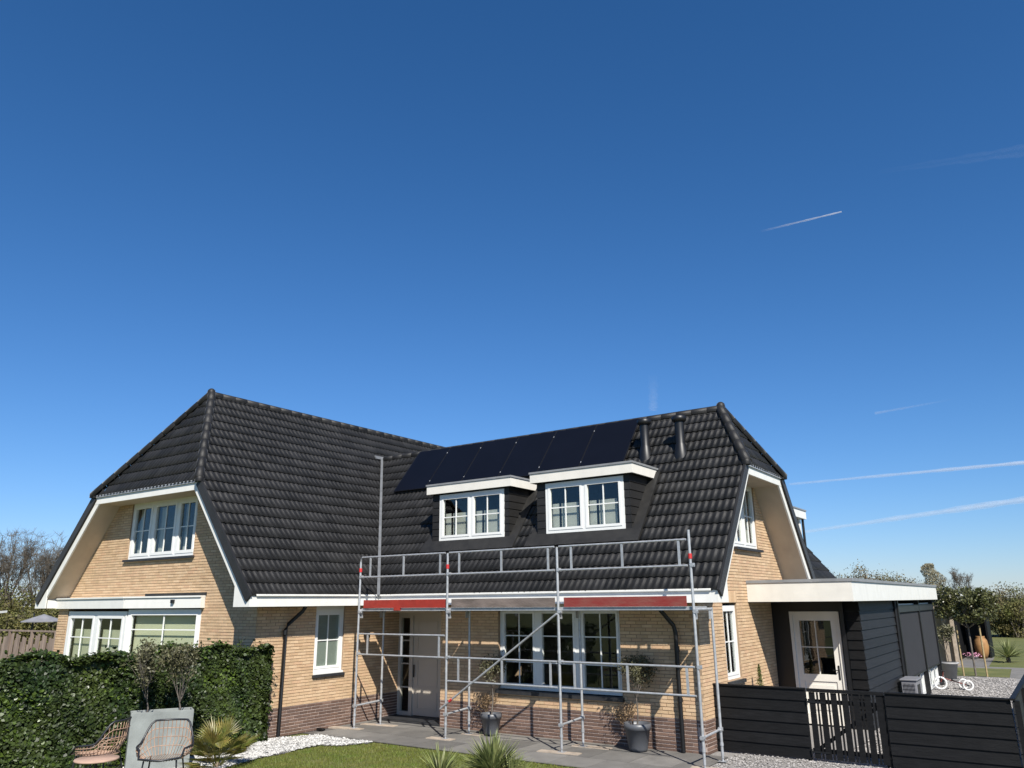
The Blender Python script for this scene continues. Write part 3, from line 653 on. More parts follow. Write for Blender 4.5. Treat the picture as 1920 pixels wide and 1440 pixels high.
# gutter support cable clip on ridge
# ------------------------------------------------------------------ scaffold
sf=thing('scaffold','galvanised tube scaffold with red toe boards standing along the front wall','scaffold',(0,0,0))
SX=[.62,3.31,6.14,8.95]; YO,YI=-1.25,-.51; DZ=2.64
def coup(mb,x,y,z): mb.box(x-.033,x+.033,y-.04,y+.036,z-.032,z+.032).tube((x-.045,y-.03,z),(x+.05,y-.03,z),.011,6)
for i,x in enumerate(SX):
    top=[3.70,3.80,3.80,3.98][i]
    MB().tube((x,YO,.08),(x,YO,top),.026,10).build('standard',M['steel'],sf)
    xi=x+.1 if i==0 else x+.04
    MB().tube((xi,YI,.08),(xi,YI,2.62),.026,10).build('standard',M['steel'],sf)
    for (xx,yy) in ((x,YO),(xi,YI)):
        MB().tube((xx,yy,.03),(xx,yy,.30),.017,8).box(xx-.07,xx+.07,yy-.07,yy+.07,.031,.038).tube((xx,yy,.28),(xx,yy,.33),.035,8).build('base_jack',M['steel'],sf)
    m_=MB().tube((x,YO,.50),(xi,YI,.55),.022,8); coup(m_,x,YO,.50); coup(m_,xi,YI,.55); m_.build('cross_tube',M['steel'],sf)
    MB().tube((x,YO,DZ-.05),(xi,YI,DZ-.05),.026,8).box(x-.004,x+.004,YO+.02,YO+.14,DZ-.22,DZ-.07).box(xi-.004,xi+.004,YI-.14,YI-.02,DZ-.22,DZ-.07).build('transom',M['steel'],sf)
    if i in (0,1,3): MB().tube((x,YO,3.47),(x,YO,3.56),.036,10).build('red_coupling',M['redtape'],sf)
    m_=MB(); 
    for z in (3.36,2.56,1.63): coup(m_,x+.03,YO+.01,z)
    m_.build('coupler',M['steel'],sf)
def guard(i,z1,z0,last=False):
    a,b=SX[i]+.06,SX[i+1]-.05
    m_=MB().tube((a,YO-.02,z1),(b,YO-.02,z1),.019,8).tube((a,YO-.02,z0),(b,YO-.02,z0),.019,8)
    for x in (a+.28,(a+b)/2+.05,b-.15): m_.box(x-.022,x+.022,YO-.03,YO-.01,z0,z1)
    m_.build('guard_rail',M['steel'],sf)
for i in range(3): guard(i,3.81,3.35)
MB().path([(SX[0],YO,3.70),(SX[0]+.01,YO,3.77),(SX[0]+.06,YO-.01,3.81),(SX[0]+.14,YO-.02,3.81)],.022,8).build('rail_bend',M['steel'],sf)
guard(0,2.07,1.62); guard(1,1.63,1.16); guard(2,1.63,1.16)
for i,(mn,a,b) in enumerate((('red',.12,.06),('oldwood',.10,.10),('redw',.12,.14))):
    MB().box(SX[i]+a,SX[i+1]-b,YO+.02,YO+.05,DZ+.005,DZ+.185).build('toe_board',M[mn],sf)
MB().box(1.72,1.9,YO+.01,YO+.055,DZ-.05,DZ+.03).build('toe_board_clip',M['red'],sf)
for i in range(3):
    for (y0,y1) in ((YO+.052,-.915),(-.914,-.545)):
        MB().box(SX[i]+.03,SX[i+1]-.03,y0,y1,DZ-.06,DZ).build('deck_panel',M['steel'],sf)
MB().tube((6.12,YO-.03,2.52),(3.18,YO-.03,.60),.021,8).tube((3.42,YO-.03,.757),(3.50,YO-.03,.81),.026,8,mi=1).build('diagonal_brace',[M['steel'],M['redtape']],sf)
# sole boards under the feet
def sole(x,y,rz,l,wd,label):
    o=MB().box(-l/2,l/2,-wd/2,wd/2,0,.028).build('sole_board',M['palewood'],None,(x,y,.004)); o.rotation_euler=(0,0,rz)
    tag(o,label,'board','sole boards under the scaffold feet')
SL=[(.35,-1.32,.1,1.05,.2,'long pale board under the leftmost outer scaffold foot beside the pebbles'),(.75,-.58,.15,.95,.18,'pale board under the inner scaffold foot nearest the front door'),(3.2,-1.28,.05,.62,.2,'short pale board under the second outer scaffold foot'),(3.45,-.52,.0,.5,.16,'small pale board under the second inner foot by the first pot'),(6.1,-1.28,.1,.85,.2,'pale board under the third outer scaffold foot near the lawn edge'),(6.35,-.48,.05,.8,.18,'pale board under the third inner foot near the second pot'),(8.95,-1.2,.2,.5,.2,'pale board under the outer scaffold foot at the house corner')]
for s in SL: sole(*s)
# ------------------------------------------------------------------ paving
pat=tag(sheet('patio',[(0.0,-2.2),(8.9,-2.2),(8.9,-.0),(2.1,0),(2.1,.84),(0,.84)],.000,M['joint']),kind='structure')
sm={}
for j,y in enumerate([-2.2,-1.4,-.6]):
    x=.0
    off=[0,.4,0][j]
    xs_=[0]+[off+.8*k for k in range(0,12) if 0<off+.8*k<8.85]+[8.9]
    for k in range(len(xs_)-1):
        a,b=xs_[k]+.007,xs_[k+1]-.007; y1=y+.786 if j<2 else -.006
        if j==0 and b<2.0: continue
        MB().box(a,b,y,y1,.004,.016+rnd(0,.003)).build('paving_slab',M['slab'],pat)
for k in range(3): MB().box(.02+k*.7,.70+k*.7-.012,.0,.8,.004,.016).build('paving_slab',M['slab'],pat) if 0 else None
for a,b in ((.3,1.1),(1.1,2.0)): MB().box(a,b-.01,-2.15,-1.41,.004,.017).build('paving_slab',M['slab'],pat)
# ------------------------------------------------------------------ pebbles, gravel, grass
bed=[(.05,-3.6),(.1,-2.9),(.35,-2.75),(.5,-2.25),(1.0,-2.25),(1.6,-2.3),(2.25,-2.24),(1.95,-2.9),(1.55,-3.05),(1.55,-3.6),(1.62,-4.6),(1.9,-5.3),(2.4,-6.2),(2.3,-7.2),(.4,-7.4),(.4,-4.2)]
def pip(poly,x,y):
    c=False;j=len(poly)-1
    for i in range(len(poly)):
        xi,yi=poly[i];xj,yj=poly[j]
        if (yi>y)!=(yj>y) and x<(xj-xi)*(y-yi)/(yj-yi)+xi: c=not c
        j=i
    return c
pbm=MB(); c_=.1
for i in range(0,26):
    for j in range(0,54):
        x,y=.02+i*c_,-7.45+j*c_
        if pip(bed,x+.05,y+.05): pbm.add([(p,q,gh(p,q)+.004) for p,q in ((x,y),(x+c_,y),(x+c_,y+c_),(x,y+c_))],[(0,1,2,3)])
tag(pbm.build('pebble_bed',M['pebblebed']),kind='structure')
def stones(name,poly,n,r0,r1,m):
    xs=[p[0] for p in poly];ys=[p[1] for p in poly]; mb=MB(); k=0
    while k<n:
        x,y=rnd(min(xs),max(xs)),rnd(min(ys),max(ys))
        if not pip(poly,x,y): continue
        k+=1; r=rnd(r0,r1); a=rnd(0,6.28); z=gh(x,y)+.006+r*rnd(.2,.9); c,s=math.cos(a),math.sin(a); e=rnd(1,1.7)
        P=[(r*e,0,0),(0,r,0),(-r*e,0,0),(0,-r,0)]
        P=[(x+p*c-q*s,y+p*s+q*c,z+rnd(-.2,.2)*r) for p,q,_ in P]
        mb.add(P+[(x+rnd(-.2,.2)*r,y+rnd(-.2,.2)*r,z+r*.7),(x,y,z-r*.6)],[(0,1,4),(1,2,4),(2,3,4),(3,0,4),(1,0,5),(2,1,5),(3,2,5),(0,3,5)])
    return tag(mb.build(name,m),'rounded loose stones lying on the bed','stones',kind='stuff')
s1=stones('white_pebbles',bed,9000,.014,.028,M['pebble']); s1['label']='white pebbles between ivy hedge, paving and lawn'
s2=stones('grey_gravel_stones',[(8.5,-2.6),(12.5,-2.6),(12.5,.46),(8.95,.46),(8.95,-1.9),(8.5,-2.3)],6500,.008,.02,M['gstone']); s2['label']='grey gravel along the foot of the black board fence'
s3=stones('driveway_stones',[(10.6,1.0),(13.2,1.0),(13.2,12),(12.4,18.7),(9.95,18.7),(10.0,16),(10.6,15.7)],10000,.015,.03,M['gstone']); s3['label']='grey driveway gravel beyond the black fence'
lawn=[(2.28,-2.26),(1.98,-2.92),(1.58,-3.08),(1.6,-3.7),(1.7,-4.8),(2.0,-5.6),(2.6,-6.4),(6,-7.4),(9,-6.4),(8.6,-2.2)]
gb=MB(); k=0
while k<60000:
    x,y=rnd(1.5,8.7),rnd(-7.0,-2.2)
    if not pip(lawn,x,y): continue
    k+=1; a=rnd(0,6.28); h=rnd(.02,.05); wv=.005; z=gh(x,y)-.012; dx,dy=rnd(-.02,.02),rnd(-.02,.02)
    gb.add([(x-math.cos(a)*wv,y-math.sin(a)*wv,z),(x+math.cos(a)*wv,y+math.sin(a)*wv,z),(x+dx,y+dy,z+h)],[(0,1,2)])
tag(gb.build('lawn_grass',M['blade']),'short green lawn grass in front of the paving','grass',kind='stuff')
# ------------------------------------------------------------------ foliage helpers
def leafcloud(mb,pts,size,n_lobes=5,flat=None,asp=1.0):
    for P in pts:
        s=size*rnd(.6,1.25); d=Vector((rnd(-1,1),rnd(-1,1),rnd(-1,1)))
        if flat: d=(Vector(flat)*1.3+d)
        d.normalize(); a=d.orthogonal().normalized(); b=d.cross(a); t=rnd(0,6.28); a,b=a*math.cos(t)+b*math.sin(t),b*math.cos(t)-a*math.sin(t)
        P=Vector(P)
        if n_lobes==5:
            mb.add([P-a*s*.45,P+b*s*.42*asp-a*s*.2,P+a*s*.18+b*s*.32*asp,P+a*s*.55,P+a*s*.18-b*s*.32*asp,P-b*s*.42*asp-a*s*.2],[(0,1,2,3),(0,3,4,5)])
        else: mb.add([P-a*s*.5,P+b*s*.2*asp,P+a*s*.5,P-b*s*.2*asp],[(0,1,2,3)])
def branch(mb,p,d,L_,r,depth,tips,spread=.6,n=5,kids=(2,4),upw=.15):
    p=Vector(p); q=p; segs=3
    for i in range(segs):
        d=(d+Vector((rnd(-1,1),rnd(-1,1),rnd(-.5,1)))*.12).normalized(); q2=q+d*L_/segs
        mb.tube(q,q2,r*(1-i*.25/segs*1.2),max(3,n),r*(1-(i+1)*.25/segs*1.2),caps=False); q=q2
        if depth>0 and i>0:
            for k in range(random.randint(*kids)-1):
                dd=(d+Vector((rnd(-1,1),rnd(-1,1),rnd(-.6,1)))*spread+Vector((0,0,upw))).normalized(); branch(mb,q,dd,L_*rnd(.5,.75),r*.5,depth-1,tips,spread,max(3,n-1),kids,upw)
    tips.append(q)
    if depth>0:
        dd=(d+Vector((rnd(-1,1),rnd(-1,1),rnd(-.3,1)))*spread*.6).normalized(); branch(mb,q,dd,L_*.65,r*.6,depth-1,tips,spread,max(3,n-1),kids,upw)
def olive(name,x,y,z,trunk,crown_r,crown_h,nleaf,label,cat='tree',group=None,leafm='olive',asp=1,size=.06):
    t=thing(name,label,cat,(x,y,z),group=group); m_=MB(); tips=[]
    top=Vector((rnd(-.04,.04),rnd(-.04,.04),trunk)); m_.tube((0,0,-.05),top*.5+Vector((.02,.01,0)),.018,7,.015).tube(top*.5+Vector((.02,.01,0)),top,.015,7,.012)
    for k in range(6):
        branch(m_,top,Vector((rnd(-1,1),rnd(-1,1),rnd(.9,2.4))).normalized(),crown_h*.40,.007,2,tips,.65,4,(2,3),.3)
    m_.build('trunk',M['bark'],t)
    l=MB(); pts=[]
    cl=[p for p in tips if abs(p.x)<crown_r and abs(p.y)<crown_r]
    while len(pts)<nleaf:
        c=random.choice(cl); pts.append(c+Vector((random.gauss(0,.045),random.gauss(0,.045),random.gauss(0,.06))))
    leafcloud(l,pts,size,4,asp=asp); tag(l.build('crown',M[leafm],t),kind='stuff'); return t
# ------------------------------------------------------------------ ivy hedge
hd=thing('ivy_hedge','dense dark green ivy hedge running from the house corner towards the viewer','hedge',(0,-6.4,0))
HX0,HX1,HY0,HY1,HH=-.34,.30,-10.4,-3.42,1.88
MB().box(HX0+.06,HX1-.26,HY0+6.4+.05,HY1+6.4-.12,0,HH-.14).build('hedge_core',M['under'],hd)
lf=MB(); l2_=MB()
def bulge(y,z): return .07*math.sin(y*2.3+z)+.05*math.sin(z*5+y*3.1)+.03*math.sin(y*11+z*7)
pts=[];p2=[]
for k in range(44000):
    y,z=rnd(HY0,HY1),rnd(0,HH); dep=random.random()**2*.20
    x=HX1+bulge(y,z)-dep
    P=(x,y+6.4,z); (p2 if (random.random()<.05+.05*math.sin(y*3+z*2) or (math.sin(y*1.7)*math.sin(z*2.9+1)>.75 and random.random()<.3)) else pts).append(P)
leafcloud(lf,pts,.064,5,flat=(1,0,.35)); leafcloud(l2_,p2,.07,5,flat=(1,0,.4))
pts=[];p2=[]
for k in range(11000):
    y,x=rnd(HY0,HY1),rnd(HX0,HX1+.02); z=HH+.04*math.sin(y*2.1)+.05*math.sin(y*5.3+x*4)+rnd(-.07,.05)+(rnd(0,.09) if random.random()<.06 else 0)
    (p2 if random.random()<.15 else pts).append((x,y+6.4,z))
leafcloud(lf,pts,.075,5,flat=(.2,0,1)); leafcloud(l2_,p2,.07,5,flat=(.2,0,1))
pts=[(rnd(HX0,HX1),HY1+6.4+rnd(-.1,.05),rnd(0,HH)) for k in range(4500)]; leafcloud(lf,pts,.075,5,flat=(.2,1,.2))
tag(lf.build('foliage',M['ivy'],hd),kind='stuff'); tag(l2_.build('young_foliage',M['ivy2'],hd),kind='stuff')
st=MB()
tipl=[]
for k in range(26):
    y=rnd(HY0+.2,HY1-.1); x=rnd(HX0+.2,HX1)
    h=rnd(.10,.26); b=(x+rnd(-.1,.1),y+6.4+rnd(-.1,.1),HH+h); st.tube((x,y+6.4,HH-.1),b,.003,3)
    tipl+= [(b[0]+rnd(-.05,.05),b[1]+rnd(-.05,.05),b[2]-rnd(0,.12)) for _ in range(3)]
for k in range(16):   # runners creeping onto the wall
    y=HY1+rnd(.0,.05); z=rnd(.2,1.8); b=(rnd(.02,.08)+.1,y+6.4+rnd(.05,.3),z+rnd(-.15,.15)); st.tube((.15,y+6.4,z),b,.003,3); tipl+=[b,(b[0]+.02,b[1]-.06,b[2]+.03)]
tag(st.build('loose_stems',M['stem'],hd),kind='stuff'); lm=MB(); leafcloud(lm,tipl,.06,5); tag(lm.build('loose_leaves',M['ivy'],hd),kind='stuff')
# ------------------------------------------------------------------ planter with two young olive trees
pl=thing('planter','tall grey concrete planter box in front of the ivy hedge','planter',(1.05,-6.3,gh(1,-6.3)),R_(62))
PLH=.98-gh(1,-6.3)
m_=MB()
m_.box(-.5,.5,-.2,-.17,0,PLH).box(-.5,.5,.17,.2,0,PLH).box(-.5,-.47,-.17,.17,0,PLH).box(.47,.5,-.17,.17,0,PLH); m_.build('planter_wall',M['concrete'],pl,bev=.004)
bx('soil',M['soil'],pl,-.47,.47,-.17,.17,PLH-.12,PLH-.05)
def wp(t,p): return Matrix.Translation(t.location)@Matrix.Rotation(t.rotation_euler.z,4,'Z')@Vector(p)
for dx,lb,hh in ((-.25,'thin young olive tree in the left half of the concrete planter',.20),(.27,'thin young olive tree in the right half of the concrete planter',.16)):
    P=wp(pl,(dx,0,PLH-.06)); olive('olive_tree',P.x,P.y,P.z,hh,.30,1.15,1900,lb,group='olive trees in the concrete planter')
# ------------------------------------------------------------------ rattan chairs and table
def chair(label,loc,rz):
    t=thing('rattan_chair',label,'chair',loc,rz,'rattan chairs in front of the hedge')
    S=1.1
    def rim(a): # a from -130..130 deg, back at 0 (+y)
        q_=min(1,max(0,(abs(a)-.62)/.75)); h=.555+.27*(1-q_*q_*(3-2*q_))-.035*max(0,abs(a)-1.4)
        rr=.33; return Vector((rr*math.sin(a)*1.05,rr*math.cos(a)*.95+.03,h))*S
    def low(a): return Vector((.24*math.sin(a),.22*math.cos(a),.40))*S
    A=[-2.2+4.4*i/28 for i in range(29)]
    rp=[rim(a) for a in A]; front=[Vector((.26,-.24,.43))*S,Vector((.0,-.30,.41))*S,Vector((-.26,-.24,.43))*S]
    MB().path(rp+front,.015,7,closed=True).build('frame_tube',M['dsteel'],t)
    rb=MB()
    for a in A[::1]: rb.path([rim(a),rim(a)*.45+low(a)*.55+Vector((.05*math.sin(a),.05*math.cos(a),-.02)),low(a)],.0065,5)
    for f in (.25,.5,.75): rb.path([rim(a)*(1-f)+low(a)*f+Vector((math.sin(a),math.cos(a),0))*.05*math.sin(f*3.14) for a in A],.0065,5)
    tag(rb.build('backrest',M['rattan'],t),None)
    se=MB()
    for i in range(17):
        x=(-.24+.03*i)*S; yy=math.sqrt(max(0,.26**2-(x/S)**2))*S; se.path([(x,-yy-.02,.40*S),(x,0,.385*S),(x,yy,.40*S)],.007,4)
    se.build('seat',M['rattan'],t)
    lg=MB()
    for sx in (-1,1):
        MB().path([(sx*.2*S,-.2*S,.40*S),(sx*.24*S,-.24*S,.0)],.012,6).build('leg',M['dsteel'],t); MB().path([(sx*.2*S,.18*S,.40*S),(sx*.25*S,.26*S,.0)],.012,6).build('leg',M['dsteel'],t)
    MB().path([(-.22*S,-.22*S,.2*S),(.22*S,-.22*S,.2*S),(.23*S,.23*S,.2*S),(-.23*S,.23*S,.2*S)],.008,5,closed=True).build('stretcher',M['dsteel'],t)
    return t
# ------------------------------------------------------------------ stand-in positions resolved below
chair('open rattan armchair with dark rim in front of the concrete planter',(3.21,-7.56,.17),R_(46))
chair('rattan armchair turned sideways beside the round table, left of the planter',(2.14,-7.95,.19),R_(-58))
tb=thing('side_table','small round pink beige garden table beside the left rattan chair','table',(2.56,-8.2,.22))
MB().lathe((0,0,0),[(0,.42),(.29,.42),(.30,.405),(.29,.39),(0,.385)],28).build('tabletop',M['cushion'],tb); MB().tube((0,0,0),(0,0,.39),.02,10).lathe((0,0,0),[(0,.02),(.17,.02),(.18,0)],20).build('pedestal',M['dsteel'],tb)
# ------------------------------------------------------------------ spiky plants
def spiky(name,label,cat,loc,n,L0,L1,wd,m,fan=False,z0=0.0):
    t=thing(name,label,cat,loc); mb=MB()
    if fan:
        st=MB()
        for k in range(34):
            az=rnd(0,6.28); el=rnd(-.05,1.4); d=Vector((math.cos(az)*math.cos(el),math.sin(az)*math.cos(el),math.sin(el)))
            c=Vector((0,0,z0))+d*rnd(.25,.5); st.tube((0,0,z0-.05),c,.007,4,.004)
            side=d.cross(Vector((0,0,1))).normalized()
            if side.length<.1: side=Vector((1,0,0))
            up=side.cross(d)
            for j in range(17):
                a=-1.15+2.3*j/16; e=(d*math.cos(a)+side*math.sin(a)).normalized(); l=rnd(.34,.46)*(1-.15*abs(a)); q=c+e*l+Vector((0,0,-.02)); wv=up.cross(e).normalized()*.011
                md=c+e*l*.5
                mb.add([c,md-wv,q,md+wv],[(0,1,2,3)])
        st.build('stalks',M['palm'],t)
    else:
        for k in range(n):
            az=rnd(0,6.28); el=math.asin(rnd(-.05,1)); d=Vector((math.cos(az)*math.cos(el),math.sin(az)*math.cos(el),math.sin(el))); l=rnd(L0,L1)
            side=d.cross(Vector((0,0,1))); side=(side.normalized() if side.length>.05 else Vector((1,0,0)))*wd
            p=Vector((0,0,z0))+d*.05; q=p+d*l*.55; e=q+(d+Vector((0,0,-rnd(.0,.35)))).normalized()*l*.45
            up=side.cross(d).normalized()*wd*.35
            mb.add([p-side*.7,p+side*.7,q+side,q-up*1.0,q-side,e],[(0,1,2,3),(0,3,4),(2,5,3),(3,5,4)])
    o=mb.build('leaves',m,t); tag(o,kind='stuff')
    MB().lathe((0,0,0),[(.07,-.05),(.09,z0*.6),(.06,z0+.03),(0,z0+.06)],10).build('trunk',M['stem'],t); return t
spiky('fan_palm','small fan palm with yellow green blades on the white pebbles beside the hedge','palm',(1.9,-5.7,gh(1,-5.7)-.05),0,0,0,.01,M['palm'],fan=True,z0=.12)
spiky('yucca_plant','spiky yucca with upright stiff blades in the lawn before the paving','yucca',(6.92,-4.50,gh(7,-4.5)),480,.42,.64,.015,M['yucca'],z0=.26)
for k,(x,y,lb) in enumerate(((6.1,-4.75,'small low yucca offset left of the big lawn yucca'),(7.25,-4.5,'small low yucca offset right of the big lawn yucca'))):
    spiky('yucca_plant',lb,'yucca',(x,y,gh(x,y)),150,.34,.52,.012,M['yucca'],z0=.14)
# ------------------------------------------------------------------ pots at the wall
def pot(label,x,y,s=1):
    t=thing('plant_pot',label,'pot',(x,y,.018),group='grey plastic pots at the front wall')
    MB().lathe((0,0,0),[(0,.0),(.155*s,.0),(.17*s,.05),(.225*s,.36*s),(.245*s,.365*s),(.25*s,.47*s),(.235*s,.47*s),(.225*s,.40*s)],28).build('pot_body',M['pot'],t)
    MB().lathe((0,0,0),[(0,.42*s),(.23*s,.41*s)],20).build('soil',M['soil'],t); return t
pot('smaller grey plastic pot standing under the triple window',3.82,-.34,.93); pot('larger grey plastic pot between the triple window and the downpipe',7.28,-.34,1.05)
olive('potted_olive_tree',3.82,-.34,.40,.55,.36,.75,1300,'small olive tree in the pot under the triple window',group='potted olive trees at the front wall')
olive('potted_olive_tree',7.28,-.34,.45,.5,.42,.85,2000,'bushier olive tree in the pot beside the right downpipe',group='potted olive trees at the front wall')
for x,y,lb in ((3.5,-.2,'dry brown shrub leaning out of the smaller pot'),(7.0,-.2,'dry brown shrub leaning out of the larger pot')):
    t=thing('dry_shrub',lb,'shrub',(x,y,.35)); s_=MB(); tips=[]
    for k in range(14): branch(s_,(rnd(-.05,.05)+.12,0,0),Vector((rnd(-.9,.3),rnd(-.3,.3),rnd(.3,1))).normalized(),.28,.004,1,tips,.6,3,(2,3))
    s_.build('stems',M['dry'],t); l=MB(); leafcloud(l,[p+Vector((rnd(-.05,.05),rnd(-.05,.05),rnd(-.05,.05))) for p in tips for _ in range(6)],.045,4); tag(l.build('leaves',M['dry'],t),kind='stuff')
b_=MB().box(-.11,.11,-.045,.045,0,.05).build('rubber_block',M['blackpaint'],None,(.16,-1.82,.018),bev=.02); tag(b_,'small black rubber block on the ground at the foot of the side wall','block')
# ------------------------------------------------------------------ timber annex
an=thing('timber_annex','black timber annex with flat roof and broad cream fascia on the right','annex',(LX,3,0))
an.location=(0,0,0)
bx('fascia_board',M['cream'],an,LX+.003,10.74,2.95,2.99,2.70,3.10); bx('fascia_board',M['white'],an,10.70,10.74,2.991,15.7,2.70,3.10)
bx('roof_edge_trim',M['capgrey'],an,LX+.003,10.77,2.93,3.02,3.103,3.165); bx('roof_edge_trim',M['capgrey'],an,10.70,10.77,3.021,15.73,3.103,3.165)
bx('flat_roof',M['capgrey'],an,LX+.003,10.699,3.021,15.7,3.02,3.08); bx('annex_soffit',M['blackpaint'],an,LX+.003,10.70,2.992,15.7,2.69,2.70)
bx('annex_wall',M['blackpaint'],an,LX+.003,8.93,4.6,4.7,0,2.69)
bx('annex_wall',M['blackpaint'],an,10.04,10.46,4.62,4.7,0,2.69); bx('annex_wall',M['blackpaint'],an,10.40,10.46,4.7,8.9,0,2.69)
bx('annex_wall',M['blackpaint'],an,8.93,10.04,4.62,4.7,2.47,2.69)
bx('annex_wall',M['blackpaint'],an,8.5,10.46,15.5,15.6,0,2.69); bx('annex_wall',M['darkin'],an,8.5,8.6,6.3,15.5,0,2.69)
bx('annex_floor',M['darkin'],an,8.6,10.4,4.75,15.4,.01,.04)
bx('corner_post',M['blackpaint'],an,10.08,10.16,4.50,4.60,0,2.69)
nbd=13; bh=2.69/nbd
for i in range(nbd):
    z=i*bh
    MB().hexa([(10.47,4.62,z),(10.495+.015,4.56,z),(10.51,8.85,z),(10.47,8.85,z),(10.47,4.62,z+bh-.012),(10.490,4.58,z+bh-.012),(10.490,8.85,z+bh-.012),(10.47,8.85,z+bh-.012)]).build('wall_board',M['greyboard'],an)
    MB().hexa([(10.17,4.575,z),(10.508,4.555,z),(10.468,4.618,z),(10.17,4.618,z),(10.17,4.60,z+bh-.012),(10.488,4.578,z+bh-.012),(10.468,4.618,z+bh-.012),(10.17,4.618,z+bh-.012)]).build('wall_board',M['blackboard'],an)
# annex door
FA=Fr((0,4.6,0),(1,0,0),(0,0,1),(0,-1,0))
ad=MB().box(8.93,9.00,.02,2.47,-.06,.03,fr=FA).box(9.97,10.04,.02,2.47,-.06,.03,fr=FA).box(9.0,9.97,2.40,2.47,-.06,.03,fr=FA).build('door_frame',M['cream'],an)
al=MB().box(9.0,9.13,.04,2.40,-.05,.0,fr=FA).box(9.84,9.97,.04,2.40,-.05,.0,fr=FA).box(9.13,9.84,2.27,2.40,-.05,.0,fr=FA).box(9.13,9.84,.95,1.10,-.05,.0,fr=FA).box(9.13,9.84,.04,.26,-.05,.0,fr=FA).box(9.13,9.84,.26,.95,-.05,-.02,fr=FA).box(9.20,9.77,.34,.87,-.02,-.008,fr=FA).build('door',M['cream'],an)
for a,b in ((9.13,9.475),(9.495,9.84)):
    for c,d_ in ((1.10,1.675),(1.695,2.27)): bx('pane',M['glass'],al,a,b,c,d_,-.028,-.02,fr=FA)
bx('glazing_bar',M['cream'],al,9.475,9.495,1.10,2.27,-.04,-.005,fr=FA); bx('glazing_bar',M['cream'],al,9.13,9.475,1.675,1.695,-.04,-.006,fr=FA); bx('glazing_bar',M['cream'],al,9.495,9.84,1.675,1.695,-.04,-.006,fr=FA)
MB().box(9.89,9.925,1.0,1.3,.0,.012,fr=FA).tube(FA.p(9.905,1.2,.01),FA.p(9.905,1.2,.06),.01,6).tube(FA.p(9.905,1.2,.055),FA.p(9.78,1.2,.055),.01,6).build('door_handle',M['blackpaint'],al)
bx('annex_backdrop',M['darkin'],an,8.6,10.38,6.2,6.3,0,2.6)
# screens and low glazing
for (a,b) in ((8.98,12.40),(12.52,15.4)):
    bx('screen_cassette',M['dsteel'],an,10.47,10.60,a,b,2.38,2.56); bx('sun_screen',M['fabric'],an,10.545,10.555,a,b,.70,2.379); bx('screen_bar',M['blackpaint'],an,10.53,10.57,a,b,.665,.70)
for y in (8.87,12.41,15.41): bx('screen_guide',M['blackpaint'],an,10.47,10.60,y,y+.10,0,2.69)
FN=Fr((10.47,0,0),(0,1,0),(0,0,1),(1,0,0))
for (a,b) in ((8.98,12.40),(12.52,15.4)):
    m_=MB().box(a,b,.03,.12,-.08,0,fr=FN).box(a,b,2.5,2.6,-.08,0,fr=FN)
    n=3
    for i in range(n+1):
        u=a+(b-a-.12)*i/n; m_.box(u,u+.12,.12,2.5,-.08,0,fr=FN)
    wo=m_.build('window',M['upvc'],an)
    for i in range(n):
        u=a+(b-a-.12)*i/n; bx('pane',M['glass'],wo,u+.12,u+(b-a-.12)/n,.12,2.5,-.05,-.045,fr=FN)
MB().path([(10.53,8.82,2.69),(10.53,8.82,.03)],.04,8).build('downpipe',M['blackpaint'],an)
# air-conditioning unit
ac=thing('air_conditioner','grey outdoor air conditioning unit against the annex wall behind the fence','air conditioner',(10.78,8.2,0))
ao=MB().box(-.17,.17,-.42,.42,.10,.76).build('casing',M['ac'],ac,bev=.01); MB().box(-.2,.2,-.45,.45,.762,.80).build('top_cover',M['ac'],ac,bev=.01)
g_=MB()
for i in range(9): g_.box(-.13+.03*i,-.122+.03*i,-.428,-.421,.16,.70)
for i in range(6): g_.box(-.14,.14,-.436,-.429,.2+.09*i,.206+.09*i)
g_.build('grille',M['dsteel'],ac); bx('fan_opening',M['blackpaint'],ac,.171,.176,-.3,.1,.2,.66); MB().box(-.1,.1,-.35,-.28,0,.1).box(-.1,.1,.28,.35,0,.1).build('feet',M['dsteel'],ac)
# ------------------------------------------------------------------ black board fence and gate
def bfence(x0,x1,label,post):
    t=thing('board_fence',label,'fence',(x0,.5,0)); L_=x1-x0; h=1.17/6
    for i in range(6):
        z=.03+i*h*.985
        MB().hexa([(0,-.022,z),(L_,-.022,z),(L_,-.006,z),(0,-.006,z),(0,.001,z+h+.004),(L_,.001,z+h+.004),(L_,.016,z+h+.004),(0,.016,z+h+.004)]).build('fence_board',M['blackboard'],t)
    bx('top_rail',M['blackboard'],t,0,L_,-.03,.045,1.18,1.205)
    for x in post: bx('post',M['blackboard'],t,x-x0-.045,x-x0+.045,.02,.11,0,1.18)
    return t
bfence(8.46,10.24,'black horizontal board fence between house corner and slatted gate',(8.52,10.18))
bfence(11.56,13.40,'black horizontal board fence right of the slatted gate',(11.62,13.34))
gt=thing('garden_gate','black slatted garden gate with diagonal brace between two board fences','gate',(10.27,.5,0))
x=.03
while x<1.22:
    bx('gate_slat',M['blackboard'],gt,x,x+.10,-.012,.008,.05,1.14); 
    if x+.18<1.22: bx('gate_slat',M['blackboard'],gt,x+.128,x+.158,-.012,.008,.05,1.14)
    x+=.186
bx('gate_rail',M['blackboard'],gt,0,1.27,-.03,.04,1.145,1.20); bx('gate_rail',M['blackboard'],gt,0,1.27,.009,.05,.95,1.02); bx('gate_rail',M['blackboard'],gt,0,1.27,.009,.05,.14,.21)
MB().hexa([(.05,.009,.2),(.16,.009,.2),(.16,.045,.2),(.05,.045,.2),(1.1,.009,.95),(1.21,.009,.95),(1.21,.045,.95),(1.1,.045,.95)]).build('gate_brace',M['blackboard'],gt)
